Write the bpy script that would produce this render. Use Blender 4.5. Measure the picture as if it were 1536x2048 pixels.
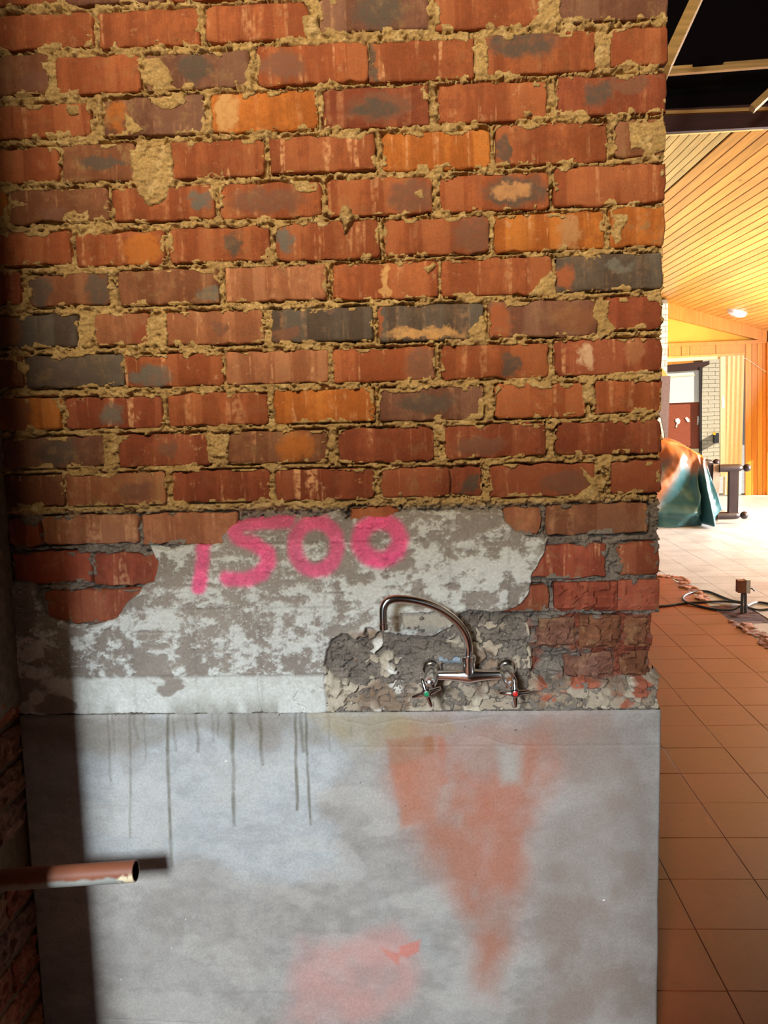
import bpy, math, random
import numpy as np
from mathutils import Vector, Matrix

# ------------------------------------------------------------------ clear
for o in list(bpy.data.objects):
    bpy.data.objects.remove(o, do_unlink=True)
scene = bpy.context.scene
COL = scene.collection
rng = random.Random(7)

# ------------------------------------------------------------------ camera
IMW, IMH = 1536.0, 2048.0
F, D, YAW, PITCH, ROLL, HC = 1713.9, 1.8223, .0516, .1214, -.0271, 1.546


def cam_axes():
    cy, sy = math.cos(YAW), math.sin(YAW)
    f = np.array([-sy, cy, 0.]); r = np.array([cy, sy, 0.]); u = np.array([0, 0, 1.])
    cp, sp = math.cos(PITCH), math.sin(PITCH)
    f2 = f * cp - u * sp; u2 = u * cp + f * sp
    cr, sr = math.cos(ROLL), math.sin(ROLL)
    return r * cr + u2 * sr, u2 * cr - r * sr, f2


AX_R, AX_U, AX_F = cam_axes()
CAM = np.array([0., -D, HC])
cam = bpy.data.cameras.new('camera')
cam.sensor_fit = 'HORIZONTAL'; cam.sensor_width = 36.0
cam.lens = F / IMW * 36.0
cam.clip_start = .02; cam.clip_end = 200
cam_o = bpy.data.objects.new('camera', cam); COL.objects.link(cam_o)
m = Matrix.Identity(4)
for i in range(3):
    m[i][0] = AX_R[i]; m[i][1] = AX_U[i]; m[i][2] = -AX_F[i]; m[i][3] = CAM[i]
cam_o.matrix_world = m
scene.camera = cam_o

# ------------------------------------------------------------------ world, lights, exposure
world = bpy.data.worlds.new('world'); scene.world = world
world.use_nodes = True
bg = world.node_tree.nodes['Background']
bg.inputs[0].default_value = (.80, .86, .95, 1); bg.inputs[1].default_value = .22
vs = scene.view_settings
vs.view_transform = 'Standard'; vs.look = 'None'; vs.gamma = 1.0
vs.use_curve_mapping = False
vs.exposure = 0.0


def aim(o, target):
    d = Vector(target) - o.location
    o.rotation_euler = d.to_track_quat('-Z', 'Y').to_euler()


def area(name, loc, target, sx, sy, power, col):
    l = bpy.data.lights.new(name, 'AREA'); l.shape = 'RECTANGLE'
    l.size = sx; l.size_y = sy; l.energy = power; l.color = col
    o = bpy.data.objects.new(name, l); COL.objects.link(o)
    o.location = loc; aim(o, target)
    return o


# daylight of the doorway behind the photographer, cool
area('doorway_daylight', (-.74, -4.0, 2.40), (-.45, 0, .55), .40, .50, 330, (.80, .92, 1.0))
# added warm fill for the upper brickwork, no real source there
area('roof_opening_light', (-.68, -3.4, 3.45), (-.1, 0, 1.4), 1.2, .55, 195, (1.0, .83, .55))
# added fill in front of the closed right wall, brightens hall and ceiling
area('window_wall_daylight', (6.75, 6.9, 1.25), (2.6, 5.6, 2.7), 4.6, 2.0, 1900, (.97, .98, 1.0))
sun = bpy.data.lights.new('sun', 'SUN'); sun.energy = 16; sun.angle = math.radians(.6); sun.color = (1, .93, .80)
sun_o = bpy.data.objects.new('sun', sun); COL.objects.link(sun_o)
sun_o.location = (12, 6, 8)
sun_o.rotation_euler = Vector((-.86, .22, -.46)).to_track_quat('-Z', 'Y').to_euler()


# ------------------------------------------------------------------ helpers
def ray(x, y):
    return AX_F + AX_R * ((x - IMW / 2) / F) - AX_U * ((y - IMH / 2) / F)


def at(x, y, Y):
    d = ray(x, y); t = (Y + D) / d[1]
    return CAM + d * t


def on_floor(x, y, z=0.):
    d = ray(x, y); t = (z - HC) / d[2]
    return CAM + d * t


def on_x(x, y, X):
    d = ray(x, y); t = X / d[0]
    return CAM + d * t


def wxz(x, y):
    q = at(x, y, 0.); return q[0], q[2]


def project(P):
    d = np.asarray(P, float) - CAM; z = d @ AX_F
    return IMW / 2 + F * (d @ AX_R) / z, IMH / 2 - F * (d @ AX_U) / z


def lin(r, g, b):
    def c(v):
        v = v / 255.
        return v / 12.92 if v <= .04045 else ((v + .055) / 1.055) ** 2.4
    return (c(r), c(g), c(b))


def A(*c):
    return np.array(lin(*c))


def _hash(ix, iy, seed):
    h = (ix.astype(np.int64) * 374761393 + iy.astype(np.int64) * 668265263 + seed * 1442695041) & 0xffffffff
    h = ((h ^ (h >> 13)) * 1274126177) & 0xffffffff
    h = (h ^ (h >> 16)) & 0xffffffff
    return h / 4294967295.0


def vnoise(x, y, seed=0):
    ix = np.floor(x); iy = np.floor(y); fx = x - ix; fy = y - iy
    ix = ix.astype(np.int64); iy = iy.astype(np.int64)
    fx = fx * fx * (3 - 2 * fx); fy = fy * fy * (3 - 2 * fy)
    a = _hash(ix, iy, seed); b = _hash(ix + 1, iy, seed)
    c = _hash(ix, iy + 1, seed); d = _hash(ix + 1, iy + 1, seed)
    return (a * (1 - fx) + b * fx) * (1 - fy) + (c * (1 - fx) + d * fx) * fy


def fbm(x, y, seed=0, octv=4, gain=.5):
    s = 0; a = 1; t = 0
    for k in range(octv):
        s = s + a * vnoise(x * 2 ** k + 17.3 * k, y * 2 ** k - 9.1 * k, seed + k); t += a; a *= gain
    return s / t


def worley(x, y, seed=0):
    ix = np.floor(x).astype(np.int64); iy = np.floor(y).astype(np.int64)
    f1 = np.full(x.shape, 9.); f2 = np.full(x.shape, 9.); cid = np.zeros(x.shape)
    gx = np.zeros(x.shape); gy = np.zeros(x.shape)
    for dx in (-1, 0, 1):
        for dy in (-1, 0, 1):
            jx = ix + dx; jy = iy + dy
            px = jx + .15 + .7 * _hash(jx, jy, seed); py = jy + .15 + .7 * _hash(jx, jy, seed + 91)
            d = np.hypot(x - px, y - py)
            closer = d < f1
            f2 = np.where(closer, f1, np.minimum(f2, d))
            cid = np.where(closer, _hash(jx, jy, seed + 7), cid)
            gx = np.where(closer, x - px, gx); gy = np.where(closer, y - py, gy)
            f1 = np.where(closer, d, f1)
    return f1, f2, cid, gx, gy


def sstep(a, b, x):
    t = np.clip((x - a) / (b - a), 0, 1); return t * t * (3 - 2 * t)


def seg_dist(X, Z, pts, closed=False):
    d = np.full(X.shape, 1e9)
    n = len(pts)
    for i in range(n if closed else n - 1):
        ax, az = pts[i]; bx, bz = pts[(i + 1) % n]
        vx, vz = bx - ax, bz - az; L = vx * vx + vz * vz + 1e-12
        t = np.clip(((X - ax) * vx + (Z - az) * vz) / L, 0, 1)
        d = np.minimum(d, np.hypot(X - ax - t * vx, Z - az - t * vz))
    return d


def poly_sdf(X, Z, pts):
    inside = np.zeros(X.shape, bool); n = len(pts)
    for i in range(n):
        ax, az = pts[i]; bx, bz = pts[(i + 1) % n]
        c = ((az > Z) != (bz > Z)) & (X < (bx - ax) * (Z - az) / (bz - az + 1e-12) + ax)
        inside ^= c
    d = seg_dist(X, Z, pts, True)
    return np.where(inside, -d, d)


def PX(pts):
    return [wxz(*q) for q in pts]


def link(o, parent=None):
    COL.objects.link(o)
    if parent is not None:
        o.parent = parent
    return o


def tag(o, label=None, cat=None, group=None, kind=None):
    if label: o['label'] = label
    if cat: o['category'] = cat
    if group: o['group'] = group
    if kind: o['kind'] = kind
    return o


def empty(name, loc, label, cat, group=None, kind=None):
    o = bpy.data.objects.new(name, None); o.location = loc; o.empty_display_size = .05
    COL.objects.link(o)
    tag(o, label, cat, group, kind)
    return o


class MB:
    def __init__(s):
        s.v = []; s.f = []

    def box(s, lo, hi):
        n = len(s.v)
        for z in (lo[2], hi[2]):
            for y in (lo[1], hi[1]):
                for x in (lo[0], hi[0]):
                    s.v.append((x, y, z))
        for q in ((0, 2, 3, 1), (4, 5, 7, 6), (0, 1, 5, 4), (2, 6, 7, 3), (0, 4, 6, 2), (1, 3, 7, 5)):
            s.f.append(tuple(n + i for i in q))
        return s

    def bar(s, p0, p1, w, h, up=(0, 0, 1)):
        p0 = Vector(p0); p1 = Vector(p1); d = (p1 - p0).normalized(); up = Vector(up)
        a = d.cross(up).normalized(); b = a.cross(d).normalized()
        n = len(s.v)
        for p in (p0, p1):
            for (i, j) in ((-1, -1), (1, -1), (1, 1), (-1, 1)):
                s.v.append(tuple(p + a * (i * w / 2) + b * (j * h / 2)))
        for q in ((0, 3, 2, 1), (4, 5, 6, 7), (0, 1, 5, 4), (1, 2, 6, 5), (2, 3, 7, 6), (3, 0, 4, 7)):
            s.f.append(tuple(n + i for i in q))
        return s

    def prism(s, pts, axis_vec):
        """polygon (list of 3-D points) extruded along axis_vec"""
        n = len(s.v); k = len(pts); av = Vector(axis_vec)
        for p in pts: s.v.append(tuple(Vector(p)))
        for p in pts: s.v.append(tuple(Vector(p) + av))
        s.f.append(tuple(n + i for i in range(k))); s.f.append(tuple(n + k + i for i in reversed(range(k))))
        for i in range(k):
            j = (i + 1) % k; s.f.append((n + i, n + k + i, n + k + j, n + j))
        return s

    def tube(s, path, radii, seg=16, caps=True, smooth=0):
        P = [Vector(p) for p in path]
        R = list(radii) if hasattr(radii, '__len__') else [radii] * len(P)
        for _ in range(smooth):
            Q = [P[0]]; S = [R[0]]
            for i in range(len(P) - 1):
                Q += [P[i].lerp(P[i + 1], .25), P[i].lerp(P[i + 1], .75)]
                S += [R[i] * .75 + R[i + 1] * .25, R[i] * .25 + R[i + 1] * .75]
            Q.append(P[-1]); S.append(R[-1]); P, R = Q, S
        n = len(s.v); t0 = (P[1] - P[0]).normalized()
        a = t0.orthogonal().normalized()
        for i, p in enumerate(P):
            if i == 0: t = t0
            elif i == len(P) - 1: t = (P[i] - P[i - 1]).normalized()
            else:
                t = (P[i + 1] - P[i - 1])
                t = t.normalized() if t.length > 1e-9 else t0
            a = (a - t * a.dot(t)).normalized(); b = t.cross(a)
            for k in range(seg):
                th = 2 * math.pi * k / seg
                s.v.append(tuple(p + (a * math.cos(th) + b * math.sin(th)) * R[i]))
        for i in range(len(P) - 1):
            for k in range(seg):
                k2 = (k + 1) % seg
                s.f.append((n + i * seg + k, n + i * seg + k2, n + (i + 1) * seg + k2, n + (i + 1) * seg + k))
        if caps:
            s.f.append(tuple(n + k for k in reversed(range(seg))))
            e = n + (len(P) - 1) * seg
            s.f.append(tuple(e + k for k in range(seg)))
        return s

    def ball(s, c, r, seg=14, ring=9):
        c = Vector(c); pts = []; rr = []
        for i in range(ring + 1):
            th = math.pi * i / ring
            pts.append(c + Vector((0, 0, -math.cos(th) * r))); rr.append(max(1e-4, math.sin(th) * r))
        return s.tube(pts, rr, seg)

    def build(s, name, mat, parent=None, smooth=False, origin=None, auto=None):
        me = bpy.data.meshes.new(name)
        v = s.v
        if origin is not None:
            v = [(a - origin[0], b - origin[1], c - origin[2]) for a, b, c in v]
        me.from_pydata([tuple(float(t) for t in q) for q in v], [], s.f); me.update()
        if mat: me.materials.append(mat)
        if smooth:
            me.polygons.foreach_set('use_smooth', [True] * len(me.polygons))
            me.set_sharp_from_angle(angle=math.radians(auto or 40))
        o = bpy.data.objects.new(name, me)
        if origin is not None: o.location = origin
        return link(o, parent)


def grid_obj(name, X, Z, Hh, mask, colr, mat, parent=None, plane='xz'):
    """height field; (X, Z) in the wall plane, Hh towards the room; colr per vertex"""
    nz, nx = X.shape
    idx = -np.ones(X.shape, np.int64)
    fm = mask[:-1, :-1] & mask[1:, :-1] & mask[:-1, 1:] & mask[1:, 1:]
    used = np.zeros(X.shape, bool)
    used[:-1, :-1] |= fm; used[1:, :-1] |= fm; used[:-1, 1:] |= fm; used[1:, 1:] |= fm
    idx[used] = np.arange(used.sum())
    if plane == 'xz':
        co = np.stack([X[used], -Hh[used], Z[used]], 1)
    else:
        co = np.stack([X[used], Z[used], Hh[used]], 1)
    q = np.stack([idx[:-1, :-1][fm], idx[:-1, 1:][fm], idx[1:, 1:][fm], idx[1:, :-1][fm]], 1)
    me = bpy.data.meshes.new(name)
    me.vertices.add(len(co)); me.vertices.foreach_set('co', co.astype(np.float32).ravel())
    me.loops.add(q.size); me.loops.foreach_set('vertex_index', q.astype(np.int32).ravel())
    me.polygons.add(len(q)); me.polygons.foreach_set('loop_start', np.arange(0, q.size, 4, dtype=np.int32))
    me.update(calc_edges=True)
    me.polygons.foreach_set('use_smooth', np.ones(len(q), bool))
    if colr is not None:
        ca = me.color_attributes.new('Col', 'FLOAT_COLOR', 'POINT')
        c4 = np.ones((len(co), 4), np.float32); c4[:, :3] = colr[used]
        ca.data.foreach_set('color', c4.ravel())
    me.materials.append(mat)
    o = bpy.data.objects.new(name, me)
    return link(o, parent)


# ------------------------------------------------------------------ materials
def new_mat(name):
    mt = bpy.data.materials.new(name); mt.use_nodes = True
    nt = mt.node_tree; b = nt.nodes['Principled BSDF']
    return mt, nt, b


def N(nt, t, **kw):
    n = nt.nodes.new(t)
    for k, v in kw.items():
        setattr(n, k, v)
    return n


def mixc(nt, fac, a, b, mode='MIX'):
    n = nt.nodes.new('ShaderNodeMix'); n.data_type = 'RGBA'; n.blend_type = mode
    n.clamp_factor = True
    for sock, val in ((n.inputs[0], fac), (n.inputs[6], a), (n.inputs[7], b)):
        if hasattr(val, 'node'): nt.links.new(val, sock)
        elif isinstance(val, (int, float)): sock.default_value = val
        else: sock.default_value = (*val[:3], 1)
    return n.outputs[2]


def math_n(nt, op, a, b=None, c=None):
    n = nt.nodes.new('ShaderNodeMath'); n.operation = op
    for i, v in enumerate((a, b, c)):
        if v is None: continue
        if hasattr(v, 'node'): nt.links.new(v, n.inputs[i])
        else: n.inputs[i].default_value = v
    return n.outputs[0]


def ramp(nt, fac, lo, hi):
    n = nt.nodes.new('ShaderNodeMapRange'); n.interpolation_type = 'SMOOTHSTEP'
    nt.links.new(fac, n.inputs[0]); n.inputs[1].default_value = lo; n.inputs[2].default_value = hi
    return n.outputs[0]


def noise(nt, vec, scale, detail=4, rough=.55, dist=0.):
    n = nt.nodes.new('ShaderNodeTexNoise'); n.inputs['Scale'].default_value = scale
    n.inputs['Detail'].default_value = detail; n.inputs['Roughness'].default_value = rough
    n.inputs['Distortion'].default_value = dist
    if vec is not None: nt.links.new(vec, n.inputs['Vector'])
    return n.outputs['Fac']


def mapping(nt, vec, scale):
    n = nt.nodes.new('ShaderNodeMapping'); n.inputs['Scale'].default_value = scale
    nt.links.new(vec, n.inputs['Vector']); return n.outputs[0]


def bump(nt, b, h, strength, dist=.002):
    n = nt.nodes.new('ShaderNodeBump'); n.inputs['Strength'].default_value = strength
    n.inputs['Distance'].default_value = dist
    nt.links.new(h, n.inputs['Height']); nt.links.new(n.outputs[0], b.inputs['Normal'])


def mat_simple(name, col, rough=.6, metal=0., vary=.18, scale=30., bmp=.0, stretch=(1, 1, 1), spec=.4):
    mt, nt, b = new_mat(name)
    tc = N(nt, 'ShaderNodeTexCoord')
    v = mapping(nt, tc.outputs['Object'], stretch)
    n = noise(nt, v, scale, 5)
    f = ramp(nt, n, .3, .7)
    lo = tuple(max(0, c * (1 - vary)) for c in col); hi = tuple(min(1, c * (1 + vary)) for c in col)
    nt.links.new(mixc(nt, f, lo, hi), b.inputs['Base Color'])
    b.inputs['Roughness'].default_value = rough; b.inputs['Metallic'].default_value = metal
    b.inputs['Specular IOR Level'].default_value = spec
    if bmp: bump(nt, b, n, bmp)
    return mt


def mat_attr(name, rough=.9, fine=900., vary=.22, bstr=.5, bdist=.0012, spec=.25, streak=None):
    """colour attribute of the mesh, broken up with fine noise"""
    mt, nt, b = new_mat(name)
    at_ = N(nt, 'ShaderNodeAttribute'); at_.attribute_name = 'Col'
    tc = N(nt, 'ShaderNodeTexCoord'); P = tc.outputs['Object']
    n1 = noise(nt, P, fine * .35, 4); n2 = noise(nt, P, fine, 3)
    s = math_n(nt, 'ADD', math_n(nt, 'MULTIPLY', n1, .6), math_n(nt, 'MULTIPLY', n2, .4))
    f = ramp(nt, s, .32, .68)
    lo = N(nt, 'ShaderNodeVectorMath', operation='SCALE'); nt.links.new(at_.outputs['Color'], lo.inputs[0]); lo.inputs['Scale'].default_value = 1 - vary
    hi = N(nt, 'ShaderNodeVectorMath', operation='SCALE'); nt.links.new(at_.outputs['Color'], hi.inputs[0]); hi.inputs['Scale'].default_value = 1 + vary
    c = mixc(nt, f, lo.outputs[0], hi.outputs[0])
    nt.links.new(c, b.inputs['Base Color'])
    b.inputs['Roughness'].default_value = rough; b.inputs['Specular IOR Level'].default_value = spec
    bump(nt, b, s, bstr, bdist)
    return mt


def mat_brick():
    mt, nt, b = new_mat('fired_clay')
    def oa(nm):
        n = N(nt, 'ShaderNodeAttribute'); n.attribute_type = 'OBJECT'; n.attribute_name = nm; return n
    tone = oa('tone').outputs['Color']
    tc = N(nt, 'ShaderNodeTexCoord'); P0 = tc.outputs['Object']
    inf = N(nt, 'ShaderNodeObjectInfo')
    off = N(nt, 'ShaderNodeCombineXYZ')
    nt.links.new(math_n(nt, 'MULTIPLY', inf.outputs['Random'], 37.), off.inputs[0])
    nt.links.new(math_n(nt, 'MULTIPLY', inf.outputs['Random'], 19.), off.inputs[2])
    ad = N(nt, 'ShaderNodeVectorMath', operation='ADD'); nt.links.new(P0, ad.inputs[0]); nt.links.new(off.outputs[0], ad.inputs[1])
    P = ad.outputs[0]
    def scaled(c, k):
        n = N(nt, 'ShaderNodeVectorMath', operation='MULTIPLY'); nt.links.new(c, n.inputs[0])
        n.inputs[1].default_value = k if hasattr(k, '__len__') else (k, k, k); return n.outputs[0]
    # broad vertical firing bands and wire-cut streaks
    band = ramp(nt, noise(nt, mapping(nt, P, (20, 1, 1.6)), 1., 2, .4), .46, .56)
    c = mixc(nt, band, scaled(tone, (.84, .76, .72)), scaled(tone, (1.14, 1.16, 1.16)))
    fine = ramp(nt, noise(nt, mapping(nt, P, (190, 60, 24)), 1., 4, .65), .34, .72)
    c = mixc(nt, math_n(nt, 'MULTIPLY', fine, .36), c, scaled(tone, (.55, .45, .42)))
    mo_ = ramp(nt, noise(nt, P, 48., 5, .7), .36, .68)
    c = mixc(nt, math_n(nt, 'MULTIPLY', mo_, .6), c, scaled(tone, (.58, .56, .58)))
    band2 = ramp(nt, noise(nt, mapping(nt, P, (13, 1, .8)), 1., 1, .3), .56, .59)
    c = mixc(nt, math_n(nt, 'MULTIPLY', band2, .5), c, scaled(tone, (1.25, 1.45, 1.55)))
    grit = ramp(nt, noise(nt, P, 300., 4, .7), .35, .68)
    c = mixc(nt, math_n(nt, 'MULTIPLY', grit, .30), scaled(c, 1.1), scaled(c, .55))
    # pale salt bands
    pale = oa('pale').outputs['Fac']
    pb = ramp(nt, noise(nt, mapping(nt, P, (46, 1, 4.)), 1., 3, .55), .56, .66)
    pn = ramp(nt, noise(nt, P, 75., 4), .34, .66)
    pf = math_n(nt, 'MULTIPLY', math_n(nt, 'MULTIPLY', pb, pn), pale)
    c = mixc(nt, pf, c, lin(214, 160, 118))
    pe = ramp(nt, noise(nt, P, 34., 5, .65), .60, .72)
    c = mixc(nt, math_n(nt, 'MULTIPLY', math_n(nt, 'MULTIPLY', pe, pale), .7), c, lin(196, 148, 112))
    # kiss marks
    for k in ('a', 'b'):
        pc = oa('spot_' + k).outputs['Vector']; pr = oa('size_' + k).outputs['Vector']; tn = oa('burn_' + k).outputs['Color']
        nn = N(nt, 'ShaderNodeTexNoise'); nn.inputs['Scale'].default_value = 36.; nn.inputs['Detail'].default_value = 6; nn.inputs['Roughness'].default_value = .62
        nt.links.new(P, nn.inputs['Vector'])
        w = N(nt, 'ShaderNodeVectorMath', operation='SUBTRACT'); nt.links.new(nn.outputs['Color'], w.inputs[0]); w.inputs[1].default_value = (.5, .5, .5)
        w2 = N(nt, 'ShaderNodeVectorMath', operation='SCALE'); nt.links.new(w.outputs[0], w2.inputs[0]); w2.inputs['Scale'].default_value = .062
        q = N(nt, 'ShaderNodeVectorMath', operation='ADD'); nt.links.new(P0, q.inputs[0]); nt.links.new(w2.outputs[0], q.inputs[1])
        d = N(nt, 'ShaderNodeVectorMath', operation='SUBTRACT'); nt.links.new(q.outputs[0], d.inputs[0]); nt.links.new(pc, d.inputs[1])
        e = N(nt, 'ShaderNodeVectorMath', operation='DIVIDE'); nt.links.new(d.outputs[0], e.inputs[0]); nt.links.new(pr, e.inputs[1])
        l = N(nt, 'ShaderNodeVectorMath', operation='LENGTH'); nt.links.new(e.outputs[0], l.inputs[0])
        f = math_n(nt, 'SUBTRACT', 1., ramp(nt, l.outputs['Value'], .62, 1.14))
        mott = ramp(nt, noise(nt, P, 90., 4), .25, .6)
        c = mixc(nt, math_n(nt, 'MULTIPLY', f, math_n(nt, 'ADD', math_n(nt, 'MULTIPLY', mott, .35), .6)), c, tn)
    # film of mortar dust
    film = oa('film').outputs['Fac']
    fm = ramp(nt, noise(nt, P, 30., 7, .72, .4), .50, .68)
    c = mixc(nt, math_n(nt, 'MULTIPLY', fm, film), c, lin(150, 118, 82))
    # pits and specks
    sp = ramp(nt, noise(nt, P, 520., 2), .66, .72)
    c = mixc(nt, math_n(nt, 'MULTIPLY', sp, .55), c, scaled(tone, .30))
    nt.links.new(c, b.inputs['Base Color'])
    b.inputs['Roughness'].default_value = .82; b.inputs['Specular IOR Level'].default_value = .28
    hh = math_n(nt, 'ADD', math_n(nt, 'MULTIPLY', noise(nt, P, 240., 5, .65), .6), math_n(nt, 'MULTIPLY', noise(nt, P, 40., 3), .7))
    hh = math_n(nt, 'SUBTRACT', hh, math_n(nt, 'MULTIPLY', sp, .4))
    bump(nt, b, hh, .8, .003)
    return mt


def mat_wood(name, col, rough=.5, grain=(1, 1, 1), vary=.22, knots=.0, spec=.4):
    mt, nt, b = new_mat(name)
    tc = N(nt, 'ShaderNodeTexCoord'); inf = N(nt, 'ShaderNodeObjectInfo')
    ad = N(nt, 'ShaderNodeVectorMath', operation='ADD'); nt.links.new(tc.outputs['Object'], ad.inputs[0])
    cm = N(nt, 'ShaderNodeCombineXYZ')
    for i in range(3): nt.links.new(math_n(nt, 'MULTIPLY', inf.outputs['Random'], 11.3 + 5 * i), cm.inputs[i])
    nt.links.new(cm.outputs[0], ad.inputs[1])
    v = mapping(nt, ad.outputs[0], grain)
    n = noise(nt, v, 1., 5, .6)
    f = ramp(nt, n, .28, .72)
    lo = tuple(c * (1 - vary) for c in col); hi = tuple(min(1, c * (1 + vary)) for c in col)
    c = mixc(nt, f, lo, hi)
    tn = math_n(nt, 'ADD', .84, math_n(nt, 'MULTIPLY', inf.outputs['Random'], .32))
    s = N(nt, 'ShaderNodeVectorMath', operation='SCALE'); nt.links.new(c, s.inputs[0]); nt.links.new(tn, s.inputs['Scale'])
    c = s.outputs[0]
    if knots:
        vo = N(nt, 'ShaderNodeTexVoronoi'); vo.inputs['Scale'].default_value = 1.
        nt.links.new(mapping(nt, ad.outputs[0], (4.5, 2.2, 4.5)), vo.inputs['Vector'])
        k = math_n(nt, 'SUBTRACT', 1., ramp(nt, vo.outputs['Distance'], .05, .12))
        c = mixc(nt, math_n(nt, 'MULTIPLY', k, knots), c, tuple(x * .35 for x in col))
    nt.links.new(c, b.inputs['Base Color'])
    b.inputs['Roughness'].default_value = rough; b.inputs['Specular IOR Level'].default_value = spec
    bump(nt, b, n, .15)
    return mt


M = {}
M['brick'] = mat_brick()
M['mortar'] = mat_attr('mud_mortar', .95, 620., .30, .9, .0024)
M['plaster'] = mat_attr('flaking_plaster', .80, 520., .14, .5, .0012)
M['render'] = mat_attr('cement_render', .72, 560., .13, .35, .0008, spec=.35)
M['core'] = mat_simple('mortar_core', lin(96, 78, 56), .95, bmp=.5, scale=60)
M['chrome'] = mat_simple('chrome', (.90, .89, .88), .16, 1., .05, 60)
M['plastic_green'] = mat_simple('green_plastic', lin(20, 130, 80), .4)
M['plastic_red'] = mat_simple('red_plastic', lin(200, 40, 30), .4)

# ------------------------------------------------------------------ main brick wall
XC = -.925                      # inner corner with the left wall
XE = .4930                      # free end of the wall
wall_back = empty('wall_back', (0, 0, 0), 'bare brick kitchen wall with patchy plaster and grey render below', 'wall', kind='structure')

TONE = dict(r=lin(174, 98, 60), o=lin(202, 120, 54), m=lin(138, 94, 76), d=lin(92, 80, 72), p=lin(180, 118, 84),
            b=lin(148, 96, 68), k=lin(160, 86, 58), g=lin(112, 108, 102), t=lin(190, 140, 96), y=lin(206, 158, 104),
            w=lin(206, 170, 140), c=lin(164, 82, 58))
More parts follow.
